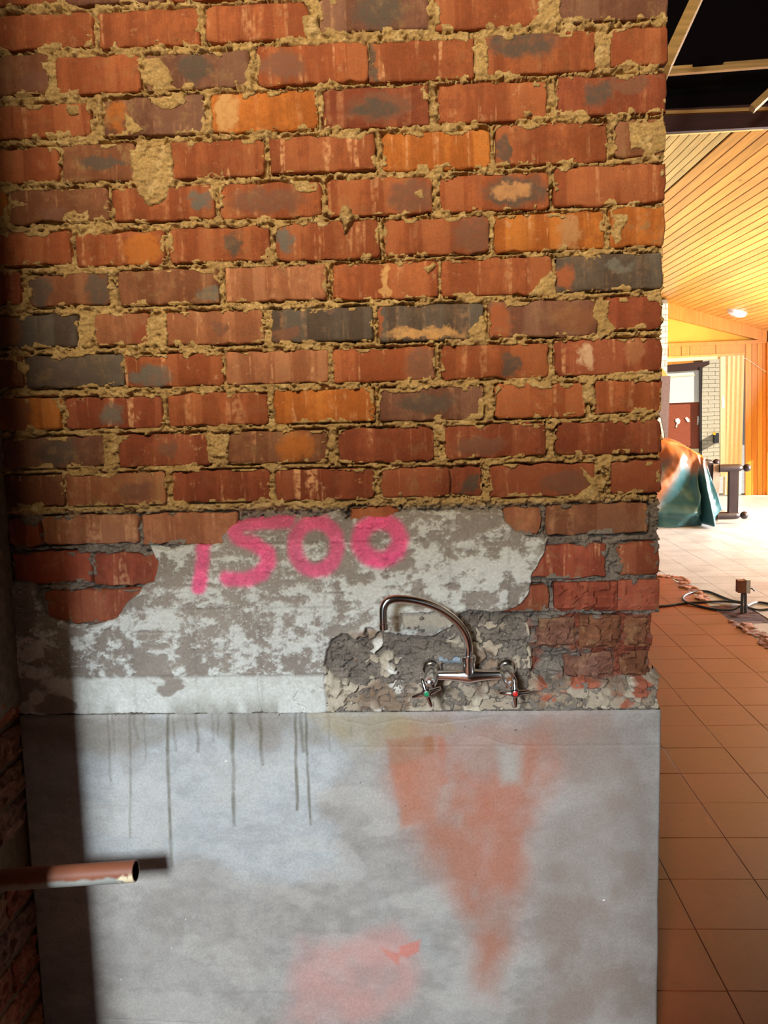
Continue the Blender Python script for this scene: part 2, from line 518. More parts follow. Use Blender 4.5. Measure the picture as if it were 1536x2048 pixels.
# x0, x1, y0, y1, tone, pale, film, [patches: cx, cy, rx, ry (fractions of half size), tone]
BR = [
    # row 0
    (-100, 112, -62, 12, 'r', .3, .2), (125, 330, -66, 6, 'm', .2, .3), (342, 555, -76, -2, 'r', .3, .2), (572, 780, -88, -16, 'r', .3, .2), (795, 1005, -98, -28, 'o', .3, .2), (1020, 1235, -108, -40, 'r', .3, .2), (1250, 1337, -118, -50, 'r', .3, .2),
    # row 1
    (-30, 184, 28, 98, 'r', .5, .2), (196, 399, 18, 92, 'r', .7, .1), (412, 617, 8, 82, 'r', .6, .1), (638, 858, -8, 62, 'm', .4, .4, (.1, -.1, .55, 1.1, 'd')), (869, 1083, -20, 56, 'r', .6, .1), (1112, 1337, -35, 40, 'm', .2, .6),
    # row 2
    (-120, 97, 112, 192, 'b', .2, .3, (.6, .3, .5, .6, 'm')), (112, 281, 112, 186, 'r', .4, .3), (290, 500, 104, 176, 'm', .2, .5, (-.05, -.1, .36, .85, 'd')), (514, 736, 88, 167, 'r', .7, .1, (-.55, .0, .5, .8, 'm')), (738, 948, 80, 160, 'r', .8, .2, (-.98, 0, .14, 1.2, 'd')), (973, 1192, 66, 146, 'r', .3, .2, (-.35, -.55, .75, .85, 'd')), (1220, 1336, 56, 131, 'r', .2, .2),
    # row 3
    (-30, 180, 208, 275, 'r', .5, .3), (206, 409, 194, 270, 'm', .3, .6, (-.75, 0, .22, 1., 'o'), (.35, -.1, .5, .6, 'm')), (423, 634, 184, 262, 'o', .4, .05, (-.72, 0, .25, 1.2, 'y')), (646, 858, 175, 255, 'k', .3, .1, (.05, .0, .70, .8, 'm'), (-.05, .1, .5, .45, 'd')), (876, 1093, 165, 243, 'r', .7, .1), (1115, 1335, 150, 228, 'k', .4, .3, (-.25, -.1, .28, .75, 'd'), (.3, -.5, .4, .5, 'm')),
    # row 4
    (-95, 118, 298, 366, 'r', .3, .2), (124, 268, 288, 362, 'b', .4, .8, (.1, .0, .8, .35, 'd')), (333, 528, 281, 355, 'r', .9, .3), (539, 750, 272, 343, 'r', .9, .1), (765, 980, 263, 339, 'o', .8, .2), (991, 1215, 246, 328, 'r', .5, .2, (-.85, .2, .14, .7, 'd')), (1230, 1330, 238, 313, 'b', .2, 1.),
    # row 5
    (-195, 16, 380, 446, 'o', .3, .2), (19, 218, 378, 444, 'b', .4, .4, (-.1, .6, .3, .4, 'm')), (224, 429, 374, 441, 'r', .3, .1, (.74, -.1, .23, .65, 'g')), (440, 642, 364, 436, 'r', .5, .4, (-.05, -.05, .86, .8, 'm')), (655, 865, 356, 430, 'r', .5, .3, (.6, .1, .5, .9, 'm')), (879, 1098, 348, 420, 'r', .2, .1, (.38, 0, .66, 1., 'd'), (.32, -.05, .45, .5, 't')), (1109, 1332, 330, 408, 'r', .6, .1),
    # row 6
    (-70, 141, 466, 532, 'r', .4, .2), (151, 328, 464, 531, 'r', .7, .2, (.5, 0, .5, 1.1, 'o')), (339, 540, 454, 523, 'r', .6, .3, (.25, .05, .18, .75, 'd')), (551, 758, 443, 519, 'r', .6, .2, (-.82, -.1, .22, .8, 'g')), (769, 979, 436, 509, 'r', .2, .1, (.72, 0, .45, 1.2, 'm')), (989, 1209, 427, 501, 'o', .9, .1, (.35, .1, .24, 1.1, 't')), (1220, 1330, 414, 492, 'o', .4, .8),
    # row 7
    (-170, 41, 547, 612, 'k', .2, .2), (56, 218, 548, 613, 'b', .3, .3, (-.75, 0, .34, 1.2, 'd'), (.7, 0, .35, 1.2, 'd')), (237, 438, 540, 608, 'b', .5, .6, (.85, .5, .35, .5, 'g')), (450, 652, 532, 602, 'p', .6, .3), (664, 877, 525, 598, 'r', .7, .1, (-.02, 0, .09, 1.3, 'y')), (882, 1106, 517, 591, 'r', .5, .1), (1112, 1325, 509, 581, 'd', .2, .3, (-.85, .2, .25, .9, 'r'), (.2, -.3, .3, .4, 'g')),
    # row 8
    (-50, 156, 632, 696, 'd', .1, .2, (-.62, 0, .35, 1.2, 'b')), (190, 298, 627, 691, 'p', .3, .2, (.7, .4, .35, .7, 'k')), (332, 526, 622, 689, 'p', .8, .2, (.15, -.1, .2, .5, 'm')), (541, 746, 616, 683, 'd', .3, .1, (-.7, .4, .35, .5, 'm')), (756, 968, 609, 680, 'd', .2, .2, (-.1, .65, .8, .42, 'y'), (-.98, 0, .1, 1., 'r')), (979, 1195, 602, 673, 'm', .3, .4, (-.85, 0, .3, 1.2, 'r'), (.6, 0, .45, .9, 'b')), (1212, 1324, 593, 658, 'k', .2, .1),
    # row 9
    (-150, 46, 716, 778, 'b', .2, .3), (49, 247, 711, 775, 'd', .1, .4, (-.1, 0, 1.2, 1.2, 'd')), (249, 446, 708, 773, 'r', 1., .1, (-.5, .4, .5, .75, 'g')), (452, 656, 702, 767, 'p', .9, .4), (667, 870, 696, 762, 'r', .8, .1, (.75, .1, .4, 1.2, 'm')), (882, 1097, 689, 757, 'r', .4, .1, (.28, .2, .2, .9, 'd')), (1110, 1324, 678, 749, 'k', .8, .1, (-.4, -.1, .18, .8, 'w'), (.5, -.3, .2, .9, 'p')),
    # row 10
    (-90, 121, 798, 860, 'o', .2, .2, (-.5, 0, .6, 1.2, 'b')), (131, 323, 794, 857, 'k', 1., .2, (-.05, .1, .26, .75, 'g')), (338, 535, 786, 851, 'r', .5, .2), (548, 748, 780, 845, 'o', .8, .1), (759, 967, 774, 840, 'm', .4, .4, (-.1, .0, .62, .6, 'd')), (992, 1172, 768, 836, 'r', .7, .3), (1187, 1323, 761, 826, 'r', .5, .3),
    # row 11
    (-5, 209, 874, 936, 'm', .2, .5, (.1, 0, .45, 1.1, 'd')), (236, 418, 868, 932, 'k', 1.2, .2, (.1, 0, .25, .6, 'm')), (454, 654, 862, 926, 'b', .6, .4, (.35, 0, .4, 1.1, 'o')), (677, 868, 857, 924, 'k', .6, .3), (890, 1092, 849, 916, 'k', .6, .3, (-.3, .2, .55, .6, 'm')), (1112, 1323, 843, 909, 'k', .3, .2),
    # row 12
    (-70, 126, 952, 1013, 'b', .3, .3), (131, 330, 947, 1010, 'p', .5, .6, (.45, .2, .4, .8, 'm')), (345, 541, 941, 1004, 'k', 1., .1), (550, 748, 939, 1001, 'k', 1.4, .1), (763, 900, 936, 994, 'k', .4, .5), (902, 964, 934, 992, 'k', .2, .3, (.2, .2, .6, .8, 'd')), (979, 1190, 928, 993, 'k', .3, .2, (.5, .2, .6, .8, 'm')), (1221, 1322, 922, 987, 'k', .2, .2),
    # row 13
    (-110, 81, 1036, 1094, 'k', .2, .3), (85, 277, 1031, 1088, 'p', .7, .3), (284, 474, 1026, 1088, 'p', .6, .2), (700, 802, 1014, 1078, 'r', .2, .2), (1006, 1081, 1014, 1071, 'p', .4, .5), (1092, 1297, 1008, 1069, 'b', .3, .5),
    # row 14
    (26, 184, 1105, 1166, 'c', .2, .2), (188, 335, 1106, 1170, 'c', .6, .2), (1040, 1211, 1090, 1157, 'c', .9, .5), (1236, 1319, 1086, 1150, 'k', .5, .6),
    # row 15
    (90, 290, 1180, 1246, 'k', .3, .3), (1000, 1098, 1172, 1224, 'k', .3, .8),
]
# broken faces: same fields
BROKEN = [
    (1108, 1234, 1164, 1222, 'c', .1, .1, .008, .010), (1236, 1319, 1160, 1221, 'c', .2, .2, .001, .004),
    (1075, 1158, 1236, 1300, 'm', .1, 1., -.012, .016), (1162, 1246, 1234, 1302, 'b', .1, .9, -.010, .015), (1252, 1304, 1234, 1298, 'b', .1, .6, -.012, .014),
    (1128, 1240, 1312, 1366, 'm', .0, .5, -.034, .016), (1246, 1304, 1310, 1362, 'b', .0, .5, -.022, .014),
]
ROWH = []


def brick_mesh(w, h, dep, seed, chip=1.):
    """rounded, slightly irregular face on a full-depth brick; local x, z, front at y = -dep/2"""
    r = random.Random(seed)
    hw, hh = w / 2, h / 2; cr = min(.007 * (.5 + r.random()), hh * .5)
    out = []
    nx = max(3, int(w / .016)); nz = max(2, int(h / .018))
    def corner(cx, cz, a0):
        for k in range(3):
            a = a0 + k * math.pi / 4
            out.append((cx + cr * math.cos(a), cz + cr * math.sin(a)))
    corner(hw - cr, -hh + cr, -math.pi / 2)
    for k in range(1, nz): out.append((hw, -hh + cr + (h - 2 * cr) * k / nz))
    corner(hw - cr, hh - cr, 0)
    for k in range(1, nx): out.append((hw - cr - (w - 2 * cr) * k / nx, hh))
    corner(-hw + cr, hh - cr, math.pi / 2)
    for k in range(1, nz): out.append((-hw, hh - cr - (h - 2 * cr) * k / nz))
    corner(-hw + cr, -hh + cr, math.pi)
    for k in range(1, nx): out.append((-hw + cr + (w - 2 * cr) * k / nx, -hh))
    out = [(x + r.gauss(0, .0013) * chip, z + r.gauss(0, .0015) * chip) for x, z in out]
    # an occasional chipped corner
    if r.random() < .45:
        i = r.randrange(len(out)); x, z = out[i]
        for k in (-1, 0, 1):
            j = (i + k) % len(out); out[j] = (out[j][0] * (.975 if k == 0 else .988), out[j][1] * (.88 if k == 0 else .95))
    n = len(out); yf = -dep / 2
    v = [(x, dep / 2, z) for x, z in out] + [(x, yf + .0035, z) for x, z in out]
    v += [(x - math.copysign(.0016, x), yf + .0010, z - math.copysign(.0016, z)) for x, z in out]
    v += [(x * .955, yf - .0004 + r.gauss(0, .0004), z * .86) for x, z in out]
    f = []
    for L in range(3):
        for i in range(n):
            j = (i + 1) % n; f.append((L * n + i, (L + 1) * n + i, (L + 1) * n + j, L * n + j))
    f.append(tuple(range(n))); f.append(tuple(3 * n + i for i in reversed(range(n))))
    me = bpy.data.meshes.new('brick'); me.from_pydata(v, [], f); me.update()
    me.polygons.foreach_set('use_smooth', [True] * len(me.polygons)); me.set_sharp_from_angle(angle=math.radians(50))
    me.materials.append(M['brick'])
    return me


def broken_mesh(w, h, dep, amp, seed):
    nx = max(6, int(w / .0045)); nz = max(6, int(h / .0045))
    x = np.linspace(-w / 2, w / 2, nx); z = np.linspace(-h / 2, h / 2, nz)
    X, Z = np.meshgrid(x, z)
    f1, f2, cid, gx, gy = worley(X * 42 + seed, Z * 55 + seed * 3, seed)
    H = amp * ((cid - .5) + .7 * (gx * (cid - .5) * 2 + gy * .6) + .5 * (fbm(X * 60, Z * 60, seed + 3) - .5))
    ed = np.minimum(np.minimum(X + w / 2, w / 2 - X), np.minimum(Z + h / 2, h / 2 - Z))
    H = H - .8 * amp * (1 - sstep(0, .010, ed + .006 * (fbm(X * 90, Z * 90, seed + 5) - .5)))
    v = np.stack([X, -dep / 2 - H, Z], -1).reshape(-1, 3).tolist()
    f = [(j * nx + i, j * nx + i + 1, (j + 1) * nx + i + 1, (j + 1) * nx + i) for j in range(nz - 1) for i in range(nx - 1)]
    b = [i for i in range(nx)] + [j * nx + nx - 1 for j in range(1, nz)] + [(nz - 1) * nx + i for i in range(nx - 2, -1, -1)] + [j * nx for j in range(nz - 2, 0, -1)]
    n0 = len(v)
    for i in b: v.append((v[i][0], dep / 2, v[i][2]))
    nb = len(b)
    for k in range(nb):
        k2 = (k + 1) % nb; f.append((b[k2], b[k], n0 + k, n0 + k2))
    f.append(tuple(n0 + k for k in range(nb)))
    me = bpy.data.meshes.new('brick'); me.from_pydata(v, [], f); me.update()
    me.materials.append(M['brick'])
    return me


def set_brick(o, tone, pale, film, patches, hw, hh, jit):
    t = np.array(TONE[tone]) * jit * (1. if tone in 'dgtyw' else .80)
    o['tone'] = [float(q) for q in t]; o['pale'] = float(pale); o['film'] = float(film)
    for i, k in enumerate('ab'):
        if i < len(patches):
            cx, cy, rx, ry, tn = patches[i]
            o['spot_' + k] = [cx * hw, -.053, -cy * hh]; o['size_' + k] = [max(.002, rx * hw), .06, max(.002, ry * hh)]
            o['burn_' + k] = [float(q) for q in np.array(TONE[tn]) * jit * (.95 if tn in 'dgtyw' else .80)]
        else:
            o['spot_' + k] = [9., 9., 9.]; o['size_' + k] = [.01, .01, .01]; o['burn_' + k] = [float(q) for q in t]


RECTS = []
# generic rows above the frame
zr0 = wxz(600, -55)[1]
for r_ in range(1, 5):
    z = zr0 + .085 * r_
    x = XC - .14 * (r_ % 2)
    while x < XE - .03:
        a = max(XC, x); b_ = min(XE, x + .22)
        if b_ - a > .03: RECTS.append((a, b_, z - .035, z + .035, rng.choice('rrkob'), .4, .3, (), None))
        x += .2335
for e in BR:
    x0, x1, y0, y1, tn, pale, film = e[:7]
    xm, ym = (x0 + x1) / 2, (y0 + y1) / 2
    a, b_ = wxz(x0, ym)[0], wxz(x1, ym)[0]
    zt, zb = wxz(xm, y0)[1], wxz(xm, y1)[1]
    a = max(a, XC + .002)
    if b_ - a < .01: continue
    RECTS.append((a, b_, zb, zt, tn, pale, film, e[7:], None))
for e in BROKEN:
    x0, x1, y0, y1, tn, pale, film, off, amp = e
    xm, ym = (x0 + x1) / 2, (y0 + y1) / 2
    RECTS.append((wxz(x0, ym)[0], wxz(x1, ym)[0], wxz(xm, y1)[1], wxz(xm, y0)[1], tn, pale, film, (), (off, amp)))
BD = .104
for i, (a, b_, zb, zt, tn, pale, film, pts, brk) in enumerate(RECTS):
    w, h = b_ - a, zt - zb
    if brk:
        me = broken_mesh(w, h, BD - .02, brk[1], i)
        y = (BD - .02) / 2 - brk[0]
    else:
        me = brick_mesh(w, h, BD, i)
        y = BD / 2 + rng.uniform(-.0012, .0022)
    o = bpy.data.objects.new('brick', me); o.location = ((a + b_) / 2, y, (zb + zt) / 2)
    o.rotation_euler = (rng.uniform(-.006, .006), rng.uniform(-.006, .006), rng.uniform(-.006, .006))
    link(o, wall_back)
    set_brick(o, tn, pale, film, pts, w / 2, h / 2, rng.uniform(.90, 1.08))

# core of the wall behind the bricks
MB().box((XC - .2, .060, -.02), (XE - .012, .108, 2.85)).build('core', M['core'], wall_back)

# mortar: one continuous height field between and over the bricks
STEP = .0021
z_lo = wxz(600, 1440)[1]; z_hi = 2.62
gx = np.arange(XC - .004, XE + .008, STEP); gz = np.arange(z_lo, z_hi, STEP)
GX, GZ = np.meshgrid(gx, gz)
sd = np.full(GX.shape, 1.)
for (a, b_, zb, zt, *_r) in RECTS:
    i0 = max(0, int((a - .04 - gx[0]) / STEP)); i1 = min(len(gx), int((b_ + .04 - gx[0]) / STEP) + 1)
    j0 = max(0, int((zb - .04 - gz[0]) / STEP)); j1 = min(len(gz), int((zt + .04 - gz[0]) / STEP) + 1)
    if i1 <= i0 or j1 <= j0: continue
    lx = GX[j0:j1, i0:i1]; lz = GZ[j0:j1, i0:i1]
    qx = np.abs(lx - (a + b_) / 2) - (b_ - a) / 2 + .006; qz = np.abs(lz - (zb + zt) / 2) - (zt - zb) / 2 + .006
    dd = np.hypot(np.maximum(qx, 0), np.maximum(qz, 0)) + np.minimum(np.maximum(qx, qz), 0) - .006
    sd[j0:j1, i0:i1] = np.minimum(sd[j0:j1, i0:i1], dd)
rough = fbm(GX * 95, GZ * 150, 3, 4, .6)
broad = fbm(GX * 18, GZ * 26, 11, 3)
Hm = -.0012 + .016 * (rough - .5) + .008 * (broad - .5)
lump = fbm(GX * 55, GZ * 75, 21, 3)
Hm += .011 * sstep(.56, .78, lump) - .009 * sstep(.62, .74, fbm(GX * 75, GZ * 75, 23, 3))
# open cracks beside the bricks
crack = fbm(GX * 22, GZ * 22, 31, 3)
near = 1 - sstep(.0010, .0048, np.abs(sd - .0012 + .003 * (rough - .5)))
Hm -= near * .018 * sstep(.46, .58, crack)
# crack lines inside joints
cl = np.abs(fbm(GX * 30, GZ * 45, 41, 4) - .5)
Hm -= .014 * (1 - sstep(.004, .016, cl)) * sstep(.38, .5, fbm(GX * 9, GZ * 9, 43, 2))
# mortar lapping over the brick edges
lap = fbm(GX * 34, GZ * 40, 51, 4, .6)
lapw = .0120 * sstep(.50, .76, lap)
inside = sd < 0
over = inside & (-sd < lapw)
Hb = np.where(over, .0012 + .0035 * (rough - .3) * sstep(0, .004, lapw + sd), -.016)
Hm = np.where(inside, Hb, Hm)
# smears and blobs pushed onto the faces, in picture pixels: polygon, thickness
SM = [([(262, 300), (300, 290), (342, 288), (352, 330), (340, 362), (336, 398), (302, 414), (276, 392), (268, 350)], .005),
      ([(286, 118), (322, 120), (350, 160), (330, 178), (290, 172)], .003), ([(132, 208), (158, 208), (160, 228), (140, 236), (130, 224)], .003),
      ([(248, 222), (266, 236), (292, 264), (262, 270), (250, 250)], .002), ([(300, 192), (370, 190), (376, 206), (340, 222), (312, 212)], .003),
      ([(684, 412), (700, 412), (712, 432), (700, 462), (692, 476), (686, 448), (678, 430)], .016),
      ([(917, 150), (934, 148), (938, 164), (922, 168)], .010), ([(1045, 222), (1056, 220), (1060, 236), (1046, 236)], .007), ([(848, 540), (864, 524), (872, 530), (858, 550)], .007),
      ([(1052, 592), (1078, 566), (1100, 538), (1114, 550), (1112, 592)], .003), ([(872, 328), (900, 318), (906, 334), (878, 338)], .003),
      ([(930, 662), (966, 632), (976, 684), (936, 684)], .003), ([(30, 1008), (80, 1004), (92, 1040), (70, 1056), (42, 1046)], .004), ([(84, 118), (108, 128), (112, 200), (86, 200), (94, 160)], .002),
      ([(1160, 770), (1192, 766), (1192, 812), (1170, 800)], .004), ([(156, 628), (196, 624), (186, 690), (156, 696)], .000), ([(296, 640), (334, 624), (334, 690), (270, 692)], .001),
      ([(1190, 602), (1218, 600), (1214, 640), (1236, 662), (1198, 682)], .001), ([(1150, 930), (1192, 960), (1200, 1000), (1140, 1000), (1176, 968)], .004), ([(940, 96), (972, 88), (976, 156), (944, 160), (950, 120)], .002),
      ([(1255, 246), (1334, 236), (1330, 300), (1300, 318), (1262, 290)], .0016), ([(1224, 430), (1256, 426), (1240, 486), (1224, 494)], .002), ([(606, 30), (640, 20), (640, 70), (622, 84), (608, 60)], .004),
      ([(1078, -20), (1114, -30), (1130, 40), (1090, 52)], .003), ([(1192, 64), (1224, 60), (1222, 132), (1190, 140)], .001), ([(415, 868), (456, 866), (458, 926), (420, 930)], .001), ([(206, 880), (238, 872), (236, 930), (208, 934)], .000),
      ([(832, 382), (850, 376), (852, 400), (838, 404)], .004), ([(580, 366), (634, 362), (632, 384), (590, 380)], .0), ([(20, 400), (0, 420), (60, 410)], .0), ([(130, 424), (180, 420), (170, 440), (126, 442)], .0015)]
smear = np.zeros(GX.shape)
wxn = GX + .020 * (fbm(GX * 45, GZ * 45, 61, 4) - .5); wzn = GZ + .020 * (fbm(GX * 45, GZ * 45, 67, 4) - .5)
for pts, th in SM:
    P = PX(pts); xs = [q[0] for q in P]; zs = [q[1] for q in P]
    i0 = max(0, int((min(xs) - .02 - gx[0]) / STEP)); i1 = min(len(gx), int((max(xs) + .02 - gx[0]) / STEP) + 1)
    j0 = max(0, int((min(zs) - .02 - gz[0]) / STEP)); j1 = min(len(gz), int((max(zs) + .02 - gz[0]) / STEP) + 1)
    if i1 <= i0 or j1 <= j0: continue
    s_ = poly_sdf(wxn[j0:j1, i0:i1], wzn[j0:j1, i0:i1], P)
    k = 1 - sstep(-.007, .001, s_)
    hh = .0010 + th * k * (.7 + .6 * (rough[j0:j1, i0:i1])) + .010 * (rough[j0:j1, i0:i1] - .5) * k
    Hm[j0:j1, i0:i1] = np.where(s_ < 0, np.maximum(Hm[j0:j1, i0:i1], hh), Hm[j0:j1, i0:i1])
# lower wall: joints raked back, grey; deep hacked zone at right
z12 = wxz(700, 1012)[1]
ztop_r = wxz(1200, 1226)[1]; zbot_r = wxz(1200, 1362)[1]; xl_r = wxz(1062, 1290)[0]
low = sstep(z12 + .004, z12 - .012, GZ) if False else 1 - sstep(z12 - .012, z12 + .004, GZ)
Hm -= .007 * low * (sd > 0)
hz = sstep(xl_r - .01, xl_r + .004, wxn) * (1 - sstep(ztop_r - .006, ztop_r + .002, wzn)) * sstep(zbot_r - .012, zbot_r + .006, wzn)
f1, f2, cid, wgx, wgy = worley(GX * 34, GZ * 46, 5)
Hz = -.018 + .030 * (cid - .5) * .9 + .02 * (wgx * (cid - .5) + wgy * .5) * .7 - .012 * (1 - sstep(.0, .12, f2 - f1)) + .008 * (rough - .5)
Hz -= .016 * (1 - sstep(wxz(1200, 1330)[1], wxz(1200, 1290)[1], GZ))
Hm = np.where((sd > -.004), Hm * (1 - hz) + Hz * hz, np.where(hz > .5, -.06, Hm))
# free end of the wall
xedge = XE - .0035 + .007 * (fbm(GZ * 60, GZ * 0 + 3, 71, 3) - .5) * 1.5
xedge = np.where((GZ < wxz(1310, 1228)[1]) & (GZ > wxz(1310, 1352)[1]), XE - .014, xedge)
outm = GX > xedge
Hm = np.where(outm, -.10, Hm); GXm = np.where(outm, xedge, GX)
tan = A(186, 156, 104); tan2 = A(150, 121, 80); grey = A(120, 108, 96); pale_m = A(204, 178, 132)
k = fbm(GX * 30, GZ * 30, 81, 4)[..., None]
cm = tan * k + tan2 * (1 - k)
cm = cm + (pale_m - cm) * (sstep(.58, .75, fbm(GX * 70, GZ * 90, 83, 3)) * .5)[..., None]
gk = A(136, 124, 112) * k + A(92, 82, 74) * (1 - k)
cm = cm * (1 - low[..., None]) + gk * low[..., None]
rz = (hz * sstep(.45, .6, fbm(GX * 20, GZ * 26, 87, 3)))[..., None]
cm = cm * (1 - rz) + A(126, 66, 48) * rz
mo = grid_obj('mortar', GXm, GZ, Hm, np.ones(GX.shape, bool), cm, M['mortar'], wall_back)
tag(mo, 'tan and grey mud mortar squeezed out of the brick joints', kind='stuff')

# flaking painted plaster with tile marks, spray-painted number and the hacked-out recess
ST2 = .0021
OUT = [(-20, 1166), (40, 1160), (64, 1162), (78, 1206), (98, 1234), (150, 1252), (200, 1250), (232, 1236), (264, 1192), (308, 1158), (318, 1122), (300, 1092), (344, 1099),
       (380, 1090), (446, 1086), (444, 1074), (462, 1050), (500, 1040), (560, 1030), (620, 1036), (646, 1030), (678, 1022), (694, 1036), (714, 1036), (776, 1031), (800, 1021), (900, 1023),
       (1002, 1022), (1010, 1042), (1036, 1060), (1062, 1076), (1096, 1076), (1086, 1110), (1066, 1145), (1061, 1182), (1032, 1214), (1002, 1226), (940, 1221), (918, 1228),
       (922, 1240), (1000, 1238), (1058, 1246), (1066, 1300), (1062, 1352), (1090, 1366), (1160, 1362), (1240, 1366), (1290, 1356), (1316, 1350), (1340, 1350), (1340, 1424), (-20, 1428)]
PO = PX(OUT)
za = wxz(600, 1423)[1]; zb_ = wxz(600, 1010)[1]
px_ = np.arange(XC - .002, XE + .006, ST2); pz_ = np.arange(za, zb_, ST2)
X2, Z2 = np.meshgrid(px_, pz_)
wx2 = X2 + .010 * (fbm(X2 * 45, Z2 * 45, 101, 4) - .5); wz2 = Z2 + .010 * (fbm(X2 * 45, Z2 * 45, 103, 4) - .5)
so = poly_sdf(wx2, wz2, PO)
HK = PX([(650, 1300), (662, 1274), (700, 1258), (740, 1250), (770, 1262), (820, 1268), (862, 1270), (904, 1250), (918, 1228), (1000, 1232), (1070, 1240), (1080, 1300), (1074, 1350), (1100, 1345), (1330, 1330), (1330, 1440), (1080, 1440), (860, 1440), (700, 1440), (652, 1440), (646, 1350)])
sh = poly_sdf(wx2, wz2, HK)
r2 = fbm(X2 * 110, Z2 * 130, 107, 4, .6)
H2 = .0075 + .0014 * (fbm(X2 * 12, Z2 * 12, 109, 3) - .5) * 2 + .0007 * (r2 - .5)
# tile ghosts: pressed joints
tile_x = [wxz(x, 1250)[0] for x in (22, 138, 264, 388, 520, 652, 778, 902, 1020)]
tile_z = [wxz(500, y)[1] for y in (1088, 1216, 1350)]
gr = np.zeros(X2.shape)
wj = .0025 * (fbm(X2 * 30, Z2 * 30, 111, 3) - .5)
for x in tile_x: gr = np.maximum(gr, 1 - sstep(.0012, .0042, np.abs(X2 + wj - x)))
for z in tile_z: gr = np.maximum(gr, 1 - sstep(.0012, .0046, np.abs(Z2 + wj - z)))
gr *= sstep(.3, .5, fbm(X2 * 16, Z2 * 16, 113, 2))
H2 -= .0018 * gr
# white flakes: slightly proud remains of paint and adhesive
fl = fbm(X2 * 34 + 1.2 * fbm(X2 * 14, Z2 * 14, 115, 3), Z2 * 44, 117, 6, .70)
dens = .575 - .46 * (fbm(X2 * 8, Z2 * 10, 119, 4) - .5) - .05 * np.exp(-np.minimum.reduce([np.abs(Z2 - z) for z in tile_z]) / .012)
flake = np.maximum(sstep(dens, dens + .02, fl), .40 * sstep(dens - .06, dens - .04, fl))
curl = (1 - sstep(.004, .016, np.abs(fbm(X2 * 40, Z2 * 52, 118, 4, .6) - .5))) * sstep(.45, .58, fbm(X2 * 13, Z2 * 13, 120, 3))
flake = np.maximum(flake, .9 * curl)
thr_band = 1 - sstep(wxz(600, 1356)[1], wxz(600, 1344)[1], Z2)      # lowest band: smoother, whiter
flake_b = sstep(.36, .44, fbm(X2 * 12, Z2 * 20, 121, 4))
flake = flake * (1 - thr_band) + flake_b * thr_band
H2 += .0030 * flake * (.4 + 1.2 * r2) * (1 - .7 * thr_band) + .0016 * (fl - .5) * (1 - thr_band)
ck = np.abs(fbm(X2 * 11, Z2 * 11, 123, 4) - .5)
H2 -= .0028 * (1 - sstep(.001, .006, ck)) * sstep(.52, .6, fbm(X2 * 5, Z2 * 5, 125, 2))
for pts in ([(580, 1352), (600, 1376), (588, 1396), (612, 1414), (606, 1424)], [(520, 1356), (524, 1424)], [(640, 1372), (690, 1400), (720, 1424)]):
    H2 -= .0035 * (1 - sstep(.0006, .0026, seg_dist(wx2, wz2, PX(pts))))
# hacked recess with chunks
f1, f2, cid, wgx, wgy = worley(X2 * 20 + 2.5 * fbm(X2 * 22, Z2 * 22, 131, 3), Z2 * 30 + 2.5 * fbm(X2 * 22, Z2 * 22, 132, 3), 9)
Hk = -.009 + .038 * (cid - .5) + .030 * (wgx * (cid - .45) * 1.2 - wgy * .35) - .026 * (1 - sstep(.02, .16, f2 - f1)) + .010 * (r2 - .5)
ctr = np.hypot((X2 - wxz(880, 1320)[0]) / .10, (Z2 - wxz(880, 1320)[1]) / .045)
Hk -= .028 * (1 - sstep(.3, 1.1, ctr))
lowk = 1 - sstep(wxz(800, 1392)[1], wxz(800, 1350)[1], Z2)
Hk = Hk * (1 - .6 * lowk) + .003 * lowk
kk = 1 - sstep(-.009, .0005, sh + .005 * (fbm(X2 * 50, Z2 * 50, 133, 3) - .5))
H2 = H2 * (1 - kk) + Hk * kk
# the plain pale block left standing behind the spout
blk = poly_sdf(wx2, wz2, PX([(800, 1226), (905, 1222), (912, 1244), (868, 1264), (806, 1256)]))
H2 = np.where(blk < 0, -.002 + .0008 * np.sin((X2 * .5 + Z2) * 900) * .4, H2)
# outer edge breaks off
H2 = H2 - .020 * sstep(-.0035, .0025, so)
xe2 = XE - .002 + .004 * (fbm(Z2 * 70, Z2 * 0, 137, 3) - .5)
o2 = X2 > xe2
H2 = np.where(o2, -.06, H2); X2m = np.where(o2, xe2, X2)
# colour
kb = fbm(X2 * 7, Z2 * 7, 141, 4)[..., None]
base = A(152, 141, 130) * kb + A(122, 111, 102) * (1 - kb)
c2 = base + (A(200, 199, 192) - base) * (flake * (.72 + .28 * fbm(X2 * 60, Z2 * 60, 143, 2)))[..., None]
c2 = c2 * (1 - .12 * gr[..., None])
st = sstep(.50, .62, fbm(X2 * 14, Z2 * 2.0, 145, 4)) * (1 - sstep(0, .05, Z2 - za)) * .6
c2 = c2 + (A(110, 102, 88) - c2) * st[..., None]
hk1 = cid[..., None]; hc = A(182, 168, 148) * hk1 + A(138, 120, 100) * (1 - hk1)
hc = hc + (A(112, 84, 66) - hc) * sstep(.54, .66, fbm(X2 * 18, Z2 * 18, 147, 3))[..., None] * .7
whit = sstep(.56, .64, fbm(X2 * 15 + 5, Z2 * 15, 149, 3)) * (1 - sstep(wxz(800, 1300)[0] - .02, wxz(850, 1300)[0], X2))
hc = hc + (A(220, 216, 208) - hc) * (whit * .8)[..., None]
c2 = c2 * (1 - kk[..., None]) + hc * kk[..., None]
rb = sstep(.55, .66, fbm(X2 * 22, Z2 * 30, 151, 3)) * sstep(wxz(1060, 1390)[0], wxz(1090, 1390)[0], X2) * kk
c2 = c2 + (A(150, 84, 62) - c2) * rb[..., None]
c2 = np.where((blk < 0)[..., None], A(158, 148, 134) * (.92 + .16 * fbm(X2 * 80 + Z2 * 40, Z2 * 20, 153, 2))[..., None], c2)
